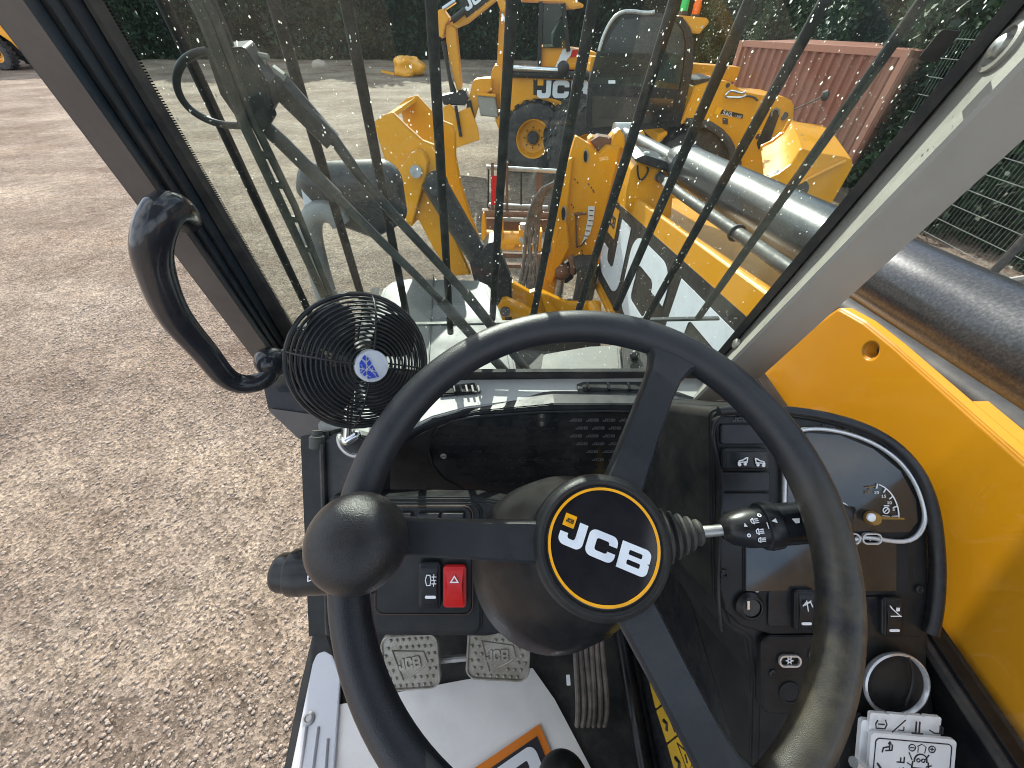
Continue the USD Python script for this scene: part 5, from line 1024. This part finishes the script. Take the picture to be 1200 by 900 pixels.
cuts = lines2([[(-7, -14), (-6, 14)], [(-15, -1), (4, -6)], [(-13, -9), (2, 5)], [(-11, 9), (5, -14)], [(-9.5, 8), (-6.4, 5), (-3, 8)], [(-12, 3), (-10, -2), (-13, -5)], [(-9, -12), (-6.8, -9), (-3, -12)], [(0, -2), (-2, -5.5), (3, -9)]], 1.25)
obj('snowflake_emblem', prism(affinity.scale(sf.difference(cuts), 0.00105, 0.00105, origin=(0, 0)), 0.0006, fc + fa * 0.0553, fr_, fu2, fa), 'blue', fan, smooth=False)
br = D(407, 516, 0.585)
obj('mount_bracket', [hull(trimesh.creation.icosphere(1, 0.010).apply_translation(br), trimesh.creation.icosphere(1, 0.008).apply_translation(br + RGT * 0.014 + UPV * 0.008)), cyl(br, fc - fa * 0.06, 0.007, 12)], 'chrome', fan, smooth=50)
obj('bracket_base', tube(spline([D(398, 510, 0.59), D(402, 526, 0.58), D(416, 534, 0.58), D(428, 528, 0.58)], 14), 0.004, 8), 'steel', fan)

# ---- window guard
wg = group_part('window_guard', own)
for (a, b) in (((190, 0), (365, 372)), ((320, 0), (432, 376)), ((405, 0), (477, 372)), ((505, 0), (528, 390)), ((600, 0), (577, 374)), ((696, 0), (625, 370)), ((791, 0), (678, 364)), ((879, 0), (722, 362)), ((967, 0), (756, 376)), ((1082, 0), (818, 373))):
    A_, B_ = G(*ext(a, b, -190), 0.075), G(*b, 0.075)
    obj('guard_bar', tube([A_, B_], 0.0062, 10), 'guard_paint', wg, smooth=60)
obj('guard_crossbar', rbar(G(330, 383, 0.084), G(842, 373, 0.084), 0.010, 0.005), 'dusty_grey', wg)

# ---- wiper
wi = group_part('wiper', own)
def gpl(ps, off): return [G(a, b, off) for a, b in ps]
obj('blade', [tube(gpl([(205, -45), (238, 20), (285, 143), (330, 240), (382, 352)], 0.014), 0.0055, 8), tube(gpl([(222, -30), (250, 20), (300, 148), (345, 240), (389, 350)], 0.020), 0.0045, 8)] + [tube(gpl([(a, b), (a + 18 - (b - 150) * 0.03, b + 3)], 0.017), 0.004, 6) for a, b in ((302, 180), (318, 215), (337, 255), (352, 290))], 'wiper_dust', wi)
obj('bracket', [bplate(gpl([(238, 60), (284, 56), (314, 100), (319, 128), (310, 144), (284, 152), (256, 112)], 0.020), GN, 0.028, 0.004, 0.004), bplate(gpl([(277, 138), (311, 124), (318, 142), (312, 152), (300, 156)], 0.018), GN, 0.02, 0.003, 0.003), cyl(G(304, 112, 0.05), G(330, 98, 0.05), 0.008, 14), trimesh.creation.icosphere(2, 0.012).apply_translation(G(322, 101, 0.05))], 'dusty_black', wi)
obj('arm', [rbar(G(322, 98, 0.052), G(390, 166, 0.052), 0.022, 0.012, GN), tube(gpl([(318, 90), (332, 93), (348, 112), (386, 156), (420, 204), (460, 250), (505, 299), (545, 343)], 0.055), 0.0065, 10), rbar(G(545, 343, 0.053), G(622, 440, 0.040), 0.016, 0.014, GN)], 'dusty_black', wi, smooth=50)
obj('arm', [tube(gpl([(312, 150), (330, 166), (395, 231)], 0.047), 0.0085, 10), tube(gpl([(312, 150), (345, 180), (390, 226), (450, 286), (487, 322), (520, 356)], 0.045), 0.0062, 10), rbar(G(516, 352, 0.043), G(596, 440, 0.036), 0.018, 0.012, GN)], 'dusty_grey', wi, smooth=50)
obj('arm_tip', rbar(G(318, 84, 0.055), G(334, 96, 0.055), 0.014, 0.012, GN), 'cream_grey', wi)
obj('washer_hose', tube(spline(gpl([(243, 60), (224, 65), (209, 82), (208, 104), (219, 124), (240, 139), (262, 146), (280, 147)], 0.035), 36), 0.0036, 10), 'dusty_black', wi, smooth=60)
obj('washer_jet', [tube(gpl([(278, 62), (300, 64), (315, 67)], 0.04), 0.0028, 8), tube(gpl([(284, 72), (290, 66), (302, 70), (312, 74)], 0.04), 0.0022, 8), tube(gpl([(255, 52), (267, 54)], 0.04), 0.002, 8)], 'cream_grey', wi)
obj('motor_rod', tube(gpl([(228, -40), (262, 40), (272, 70)], 0.03), 0.006, 10), 'dusty_black', wi)

# ---- mirror
mi = group_part('mirror', own)
MY = 1.08
mh = [trimesh.creation.icosphere(3, r_).apply_translation(Y(a, b, MY + dy)) for a, b, r_ in ((371, 213, 0.045), (362, 222, 0.03), (448, 213, 0.052), (457, 245, 0.045), (436, 262, 0.036), (388, 244, 0.035)) for dy in (0.0, 0.07)]
obj('housing', hull(*mh), 'dusty_black_blue', mi, smooth=50)
rim_ = hull(*[trimesh.creation.icosphere(3, r_ * 1.03).apply_translation(Y(a, b, MY + 0.045)) for a, b, r_ in ((371, 213, 0.045), (362, 222, 0.03), (448, 213, 0.052), (457, 245, 0.045), (436, 262, 0.036), (388, 244, 0.035))])
obj('housing_rim', rim_, 'dusty_grey', mi, smooth=50)
obj('repeater_lamp', bplate(yp([(352, 219), (367, 220), (370, 243), (357, 245)], MY - 0.036), BACK, 0.02, 0.008, 0.002), 'badge_grey', mi)
obj('mirror_arm', tube(spline([Y(a, b, MY - 0.05) for a, b in [(400, 262), (384, 248), (370, 250), (364, 266), (367, 290), (374, 318), (384, 352), (392, 385)]], 30), np.linspace(0.027, 0.034, 30), 16), 'dusty_grey_light', mi, smooth=60)

# ---- front wing and bonnet plate
obj('front_wing', bplate([Z(a, b, -0.84) for a, b in [(446, 336), (458, 327), (480, 323), (560, 325), (574, 331), (584, 356), (600, 400), (612, 460), (420, 470), (428, 380)]], np.array([0, 0, -1.0]), 0.10, 0.02, 0.025), 'wing_grey', own, smooth=40)
obj('wing_skirt', loft([Z(446, 337, -0.86), Z(420, 470, -0.86), Z(420, 470, -0.88), Z(446, 337, -0.88)], [Z(436, 337, -1.02), Z(400, 470, -1.02), Z(402, 470, -1.02), Z(438, 337, -1.02)]), 'wing_grey', own)
obj('wing_seam', tube([Z(508, 324, -0.839), Z(500, 460, -0.839)], 0.003, 6), 'dusty_grey', own)
obj('bonnet_plate', bplate([Z(a, b, -0.80) for a, b in [(637, 413), (690, 404), (727, 402), (733, 470), (628, 470)]], np.array([0, 0, -1.0]), 0.12, 0.01, 0.012), 'cream_grey', own)
obj('valve_block', [bplate([Z(a, b, -0.79) for a, b in [(729, 402), (758, 402), (768, 470), (734, 470)]], np.array([0, 0, -1.0]), 0.10, 0.006, 0.008), trimesh.creation.icosphere(2, 0.016).apply_translation(Z(744, 416, -0.78)), cyl(Z(744, 430, -0.785), Z(744, 430, -0.76), 0.014, 12)], 'decal_black', own)

# ---- boom
bm = group_part('boom', own, 'yellow boom with black and white lettered side and silver ram tube')
BX = 0.52
zt = lambda y: -0.414 - 0.149 * (y - 0.706)
side = [rel(BX, y, z) for y, z in [(0.05, zt(0.05)), (2.14, zt(2.14)), (2.16, zt(2.16) - 0.60), (0.05, zt(0.05) - 0.60)]]
obj('side_plate', bplate(side, RGT, 0.02, 0, 0.004), 'yellow_paint', bm)
dk = [rel(BX + 0.02, y, zt(y) - 0.075) for y in (0.05, 2.12)]
obj('deck', loft([dk[0], dk[0] + (0.32, 0, 0), dk[0] + (0.32, 0, -0.50), dk[0] + (0, 0, -0.50)], [dk[1], dk[1] + (0.32, 0, 0), dk[1] + (0.32, 0, -0.50), dk[1] + (0, 0, -0.50)]), 'yellow_paint', bm, smooth=20)
bl = lambda px, py: X(px, py, BX - 0.002)
zd = lambda y, k: rel(BX - 0.002, y, zt(y) - 0.055 - k)
dec = [zd(2.115, 0.014), zd(0.50, 0.014), zd(0.50, 0.475), zd(2.13, 0.475)]
obj('side_decal', plate(dec, RGT, 0.0015), 'decal_black', bm)
obj('lower_edge', rbar(zd(2.14, 0.535) + (0.004, 0, 0), zd(0.1, 0.535) + (0.004, 0, 0), 0.016, 0.03), 'yellow_paint', bm)
bu_ = np.array([0, -1.0, 0.149]); bv_ = np.array([0, 0.0, 1.0]); hL2 = 0.35
for L_, yl, w_ in ((LJ, 2.135, 0.465 / 0.98), (LC, 1.605, 0.47 / 1.16), (LB, 1.065, 0.46 / 1.18)):
    obj('lettering', prism(affinity.affine_transform(L_, [w_, 0, 0, hL2, 0, 0]), 0.001, zd(yl, 0.06 + hL2) + np.array([-0.0015, 0, 0]), bu_, bv_, np.array([-1.0, 0, 0])), 'decal_white', bm, smooth=False)
ob_ = zd(2.125, 0.06 + hL2) + np.array([-0.0015, 0, 0]); kx = 0.47 / 0.98
obj('emblem', prism(affinity.affine_transform(rr(0.0, 0.66, 0.46, 1.06, 0.02), [kx, 0, 0, hL2, 0, 0]), 0.0012, ob_, bu_, bv_, np.array([-1.0, 0, 0])), 'amber', bm, smooth=False)
obj('emblem_lettering', prism(affinity.affine_transform(LOGO_S, [kx * 0.09, 0, 0, hL2 * 0.16, kx * 0.07, hL2 * 0.78]), 0.0006, ob_ + np.array([-0.0016, 0, 0]), bu_, bv_, np.array([-1.0, 0, 0])), 'ink', bm, smooth=False)
BD = unit((-0.027, 0.9967, -0.074))
tc0 = rel(0.72, 0.68, -0.362)
tp = lambda y: tc0 + BD * ((y - 0.68) / BD[1])
obj('ram_tube', lathe([(0.066, 0), (0.0675, 0.01), (0.0675, 2.55), (0.064, 2.56), (0.058, 2.60), (0.046, 2.64), (0.001, 2.65)], tp(-0.80), BD, 64), 'silver_tube', bm, smooth=40)
obj('tube_collar', lathe([(0.0675, 0), (0.072, 0.004), (0.072, 0.03), (0.0675, 0.034)], tp(1.68), BD, 48), 'silver_tube', bm, smooth=30)
obj('ram_rod', cyl(tp(1.80) + (-.02, 0, 0.0), tp(2.62) + (-0.02, 0, 0.0), 0.036, 24), 'silver_tube', bm, smooth=60)
obj('rod_eye', [cyl(tp(2.62) + (-0.08, 0, 0), tp(2.62) + (0.05, 0, 0), 0.055, 24), cyl(Y(742, 178, 2.3) + (-0.03, 0, 0), Y(742, 178, 2.3) + (0.05, 0, 0), 0.03, 18)], 'steel', bm, smooth=40)
obj('return_pipe', tube([rel(0.60, 2.0, -0.50), rel(0.60, 1.43, -0.463), rel(0.60, 0.10, -0.335)], 0.0165, 16), 'dusty_grey', bm, smooth=60)
obj('pipe_nut', [lathe([(0.022, 0), (0.026, 0.004), (0.026, 0.035), (0.022, 0.04)], rel(0.60, 1.60, -0.474), unit((0, -1, 0.09)), 6), lathe([(0.02, 0), (0.02, 0.05)], rel(0.60, 1.75, -0.484), unit((0, -1, 0.09)), 14)], 'steel', bm)
obj('pipe_clip', tube([rel(0.60, 1.02, -0.424) + 0.02 * np.array([math.cos(a), 0, math.sin(a)]) for a in np.linspace(0, 6.28, 16)[:-1]], 0.004, 6, closed=True), 'rubber', bm)
mk = [(740, 200), (748, 190), (770, 196), (786, 204), (790, 216), (786, 262), (779, 284), (768, 278), (752, 262), (733, 244), (735, 222)]
obj('ram_mount', bplate([Y(a, b, 1.72) for a, b in mk], BACK, 0.12, 0.01, 0.008), 'yellow_paint', bm)
obj('mount_cap', bplate([Y(a, b, 1.70) for a, b in [(742, 188), (756, 182), (782, 190), (788, 200), (770, 198)]], BACK, 0.16, 0.004, 0.006), 'dusty_black', bm)
for p in ((757, 181), (771, 188)): obj('mount_bolt', lathe([(0.014, 0), (0.014, 0.016), (0.010, 0.02), (0.001, 0.02)], Y(*p, 1.74) - (0, 0, 0.01), (0, 0, 1), 6), 'steel', bm)
obj('mount_ear', tube(spline([Y(a, b, 1.712) for a, b in [(747, 194), (748, 206), (751, 211), (756, 207), (758, 196)]], 14), 0.004, 6), 'decal_black', bm)
# boom nose
ns = group_part('boom_nose', own)
NP = [(667, 187), (675, 160), (692, 170), (702, 181), (712, 172), (728, 172), (722, 200), (713, 235), (704, 290), (697, 316), (684, 314), (674, 300), (662, 306), (652, 330), (647, 368), (628, 368), (638, 325), (643, 290), (649, 262), (655, 225), (660, 195)]
obj('nose_plate', bplate(yp(NP, 2.25), BACK, 0.06, 0.006, 0.008), 'yellow_paint', ns)
obj('inner_plate', bplate(yp([(690, 164), (694, 160), (712, 166), (720, 156), (728, 152), (732, 176), (716, 300), (700, 330), (690, 310)], 2.33), BACK, 0.08, 0.004, 0.008), 'yellow_paint', ns)
obj('clevis_ear', [bplate(yp([(716, 172), (720, 158), (726, 152), (732, 158), (733, 176)], 2.27), BACK, 0.03, 0.004, 0.006), bplate(yp([(744, 172), (748, 156), (754, 153), (757, 160), (754, 178)], 2.45), BACK, 0.03, 0.004, 0.006)], 'yellow_paint', ns)
obj('pin_block', bplate(yp([(692, 166), (702, 160), (716, 162), (722, 172), (703, 180)], 2.30), BACK, 0.08, 0.004, 0.006), 'rusty', ns)
obj('side_flange', bplate(yp([(667, 187), (672, 184), (666, 240), (660, 285), (646, 330), (642, 330), (650, 262), (656, 225)], 2.225), BACK, 0.03, 0.004, 0.006), 'yellow_paint', ns)
obj('lower_rib', bplate(yp([(661, 250), (665, 262), (668, 290), (658, 310), (646, 335), (642, 330), (650, 290)], 2.21), BACK, 0.045, 0.004, 0.008), 'yellow_paint', ns)
for p, a, b in (((687, 183), 3.0, 8), ((661, 250), 3.2, 9), ((644, 291), 2.6, 6)):
    obj('slot', plate(yp(ell(p[0], p[1], a, b), 2.205 if p[0] < 680 else 2.246), BACK, 0.003), 'dusty_tan', ns)
    obj('slot_hollow', plate(yp(ell(p[0] - 0.8, p[1] + 0.6, a * 0.72, b * 0.85), 2.203 if p[0] < 680 else 2.244), BACK, 0.002), 'gap_black', ns)
for px_2, py_2 in ((674, 210), (677, 214), (690, 216), (693, 220), (695, 223), (670, 240), (672, 243), (682, 294), (683, 298), (696, 225)):
    obj('paint_chip', plate(yp(ell(px_2, py_2, 0.9, 1.3, 8), 2.2485), BACK, 0.002), 'rusty', ns)
sc_ = [(689, 242), (697, 242), (696, 256), (692, 272), (686, 284), (680, 288), (684, 280), (687, 266), (689, 254)]
ag = group_part('angle_scale', own)
obj('scale_plate', plate(yp(sc_, 2.243), BACK, 0.004), 'card_white', ag)
obj('scale_marks', [plate(yp([(a - 2.5, b), (a + 2.5, b + 0.4), (a + 2.5, b + 1.4), (a - 2.5, b + 1)], 2.241), BACK, 0.002) for a, b in ((693, 246), (693, 252), (692.5, 258), (691, 264), (689, 270), (687, 276))], 'dusty_grey', ag, smooth=False)
obj('scale_outline', tube([Y(a, b, 2.240) for a, b in [(675, 251), (676, 270), (676, 290), (681, 288), (687, 280)]], 0.0045, 6), 'ink', ag)
obj('pointer', [tube([Y(676, 288, 2.235), Y(675, 253, 2.235)], 0.006, 6), rbar(Y(673, 251, 2.232), Y(687, 250, 2.232), 0.018, 0.012)], 'rusty', ag)
obj('nose_opening', plate(yp([(655, 330), (660, 312), (668, 304), (674, 310), (672, 326), (664, 332)], 2.3), BACK, 0.004, 0.01), 'gap_black', ns)
obj('compensating_ram', [tube(yp([(690, 312), (686, 335), (678, 372)], 2.12), 0.062, 20)], 'dusty_black', own, smooth=60)
obj('ram_cap', bplate(yp([(676, 314), (684, 312), (697, 312), (702, 310), (699, 318), (676, 320)], 2.05), BACK, 0.15, 0.004, 0.006), 'dusty_grey', own)
obj('ram_rod', [cyl(Y(657, 326, 2.22), Y(653, 360, 2.22), 0.026, 16)], 'steel', own)
obj('ram_clevis', [trimesh.creation.icosphere(2, 0.05).apply_translation(Y(659, 318, 2.22)), tube(spline([Y(668, 300, 2.2), Y(671, 308, 2.18), Y(672, 320, 2.18)], 8), 0.02, 8)], 'rusty', own, smooth=50)
cr = group_part('chassis_cradle', own)
obj('cradle_plate', bplate(yp([(599, 331), (604, 334), (621, 344), (627, 342), (633, 342), (650, 350), (667, 357), (705, 357), (706, 400), (596, 400), (600, 352)], 1.88), BACK, 0.05, 0.006, 0.008), 'yellow_paint', cr)
obj('cradle_web', bplate(yp([(632, 343), (640, 346), (652, 366), (640, 368)], 1.85), BACK, 0.03, 0.003, 0.006), 'yellow_paint', cr)
obj('cradle_lug', bplate(yp([(583, 360), (588, 353), (594, 352), (606, 357), (624, 367), (630, 376), (630, 400), (584, 400)], 1.78), BACK, 0.05, 0.008, 0.008), 'yellow_paint', cr)
obj('lug_pin', [cyl(Y(592, 365, 1.765), Y(592, 365, 1.79), 0.027, 18), cyl(Y(596, 372, 1.775), Y(596, 384, 1.775), 0.02, 10)], 'decal_black', cr)
obj('cross_tube', [rbar(Y(694, 356, 1.86), Y(706, 380, 1.70), 0.05, 0.05)], 'yellow_paint', cr)
obj('axle_beam', [bx(rel(-0.35, 1.2, -1.75), rel(0.55, 1.6, -1.30)), bx(rel(-0.1, 0.5, -1.7), rel(0.5, 2.2, -1.35))], 'decal_black', own)
# chassis side plate beside the cab (yellow, with hole)
SX = 0.50
sp = [rel(SX, y, z) for y, z in [(-0.70, -0.322), (0.40, -0.314), (0.455, -0.316), (0.507, -0.325), (0.62, -0.60), (0.62, -0.95), (-0.70, -0.95)]]
obj('side_plate', bplate(sp, RGT, 0.022, 0.012, 0.004, holes=[(X(1020, 411, SX), 0.0095)]), 'yellow_paint', own)
obj('plate_edge', rbar(rel(SX + 0.03, -0.7, -0.33), rel(SX + 0.03, 0.30, -0.327), 0.03, 0.02), 'yellow_paint', own)
hcx = X(1020, 411, SX)
obj('plate_hole_back', cyl(hcx + (0.0225, 0, 0), hcx + (0.026, 0, 0), 0.014, 16), 'rusty', own)
# ---- stabiliser at the front left
sg = group_part('stabiliser', own)
S1 = [(437, 144), (447, 136), (460, 132), (476, 148), (495, 165), (508, 170), (513, 178), (514, 210), (522, 245), (536, 285), (552, 322), (530, 324), (508, 292), (490, 257), (482, 266), (477, 262), (472, 225), (450, 185)]
obj('front_plate', bplate(yp(S1, 1.92), BACK, 0.03, 0.006, 0.006), 'yellow_paint', sg)
obj('rear_plate', bplate([p + (0.05, 0.30, 0.02) for p in yp(S1, 1.92)], BACK, 0.03, 0.006, 0.006), 'yellow_paint', sg)
obj('top_web', loft([Y(437, 145, 1.95), Y(460, 133, 1.95), Y(462, 138, 1.95), Y(440, 150, 1.95)], [p + (0.05, 0.27, 0.02) for p in (Y(437, 145, 1.95), Y(460, 133, 1.95), Y(462, 138, 1.95), Y(440, 150, 1.95))]), 'yellow_paint', sg)
S2 = [(480, 176), (490, 173), (502, 180), (510, 196), (516, 225), (524, 255), (545, 300), (540, 312), (515, 280), (495, 240), (490, 256), (484, 258), (498, 210), (496, 195)]
obj('boss_plate', bplate(yp([(481, 178), (488, 174), (497, 179), (502, 190), (500, 205), (490, 240), (484, 262), (476, 262), (472, 225), (466, 200)], 1.895), BACK, 0.03, 0.006, 0.006), 'yellow_paint', sg)
obj('pivot_pin', [cyl(Y(487, 201, 1.878), Y(487, 201, 1.90), 0.026, 20)], 'steel', sg)
obj('leg_ram', [tube(yp([(506, 210), (540, 268), (575, 322)], 1.86), 0.056, 20), cyl(Y(512, 215, 1.8), Y(512, 215, 1.92), 0.05, 16)], 'dusty_black', sg, smooth=60)
obj('ram_foot', bplate(yp([(550, 308), (562, 298), (572, 286), (580, 284), (586, 320), (590, 400), (556, 400), (558, 340)], 1.80), BACK, 0.14, 0.006, 0.008), 'dusty_black', sg)
obj('foot_bracket', bplate(yp([(576, 286), (584, 290), (604, 340), (608, 380), (590, 380), (584, 330)], 1.90), BACK, 0.06, 0.004, 0.006), 'dusty_grey', sg)

# ---- fork carriage at the boom's end
fk = group_part('fork_carriage', own)
FY = 3.2
obj('backrest_top', rbar(Y(570, 196, FY), Y(655, 201, FY), 0.03, 0.03), 'steel', fk)
for x in (572.5, 611, 632): obj('backrest_bar', rbar(Y(x, 197, FY), Y(x - 0.5, 244, FY), 0.014 if x != 632 else 0.045, 0.014, (0, 1, 0)), 'decal_black' if x != 632 else 'rusty', fk)
obj('backrest_rail', rbar(Y(572, 240, FY), Y(642, 243, FY), 0.028, 0.028), 'steel', fk)
for x, m_ in ((577, 'red'), (594, 'rusty')):
    obj('height_marker', [rbar(Y(x, 190, FY - 0.04), Y(x, 252, FY - 0.04), 0.022, 0.014, (0, 1, 0))], 'rusty', fk)
obj('marker_tape', rbar(Y(579.5, 206, FY - 0.07), Y(579.5, 240, FY - 0.07), 0.045, 0.01, (0, 1, 0)), 'red', fk)
obj('carriage_beam', [rbar(Y(565, 249, FY - 0.05), Y(650, 252, FY - 0.05), 0.08, 0.05), rbar(Y(566, 262, FY), Y(650, 264, FY), 0.10, 0.10)], 'rusty', fk)
obj('beam_rail', [rbar(Y(588, 257, FY - 0.14), Y(618, 258, FY - 0.14), 0.03, 0.03), rbar(Y(560, 276, FY - 0.1), Y(576, 276, FY - 0.1), 0.03, 0.03)], 'cream_grey', fk)
obj('carriage_shaft', [cyl(Y(566, 281, FY - 0.25), Y(634, 283, FY - 0.25), 0.075, 20)], 'yellow_paint', fk, smooth=40)
for x in (567, 587): obj('shaft_flange', bplate(yp(ell(x, 271, 3.2, 21, 20), FY - 0.32), BACK, 0.05, 0, 0.006), 'yellow_paint', fk)
obj('shaft_block', [bplate(yp([(592, 288), (604, 288), (602, 293), (594, 293)], FY - 0.36), BACK, 0.1, 0, 0.006), bplate(yp([(608, 270), (636, 272), (634, 282), (608, 280)], FY - 0.34), BACK, 0.1, 0.004, 0.006)], 'yellow_paint', fk)
obj('shaft_fitting', [cyl(Y(x, 281, FY - 0.40), Y(x, 281, FY - 0.30), 0.02, 10) for x in (611, 617, 623, 629)] + [cyl(Y(613, 262, FY - 0.3), Y(613, 290, FY - 0.3), 0.025, 10)], 'steel', fk)
obj('fork', [rbar(Y(576, 292, FY), Y(578, 330, FY - 0.2), 0.10, 0.04, (0, 1, 0))], 'rusty', fk); obj('fork', [rbar(Y(634, 292, FY), Y(632, 330, FY - 0.2), 0.10, 0.04, (0, 1, 0))], 'rusty', fk)
obj('lower_rail', [rbar(Y(575, 298, FY - 0.1), Y(640, 300, FY - 0.1), 0.05, 0.04), rbar(Y(575, 310, FY - 0.1), Y(640, 312, FY - 0.1), 0.06, 0.03)], 'rusty', fk)
for k in range(7):
    x = 648 - k * 2.2
    obj('boom_hose', tube(spline([Y(x + 2, 214 + k, 2.6), Y(x - 12, 232 + 2 * k, 2.6), Y(x - 17, 262, 2.58), Y(x - 20 + (k % 3) * 2, 295, 2.5), Y(x - 24 + (k % 2) * 8, 325, 2.4), Y(x - 32 + (k % 3) * 6, 352, 2.3)], 22), 0.013, 8), 'hose', own, smooth=60)
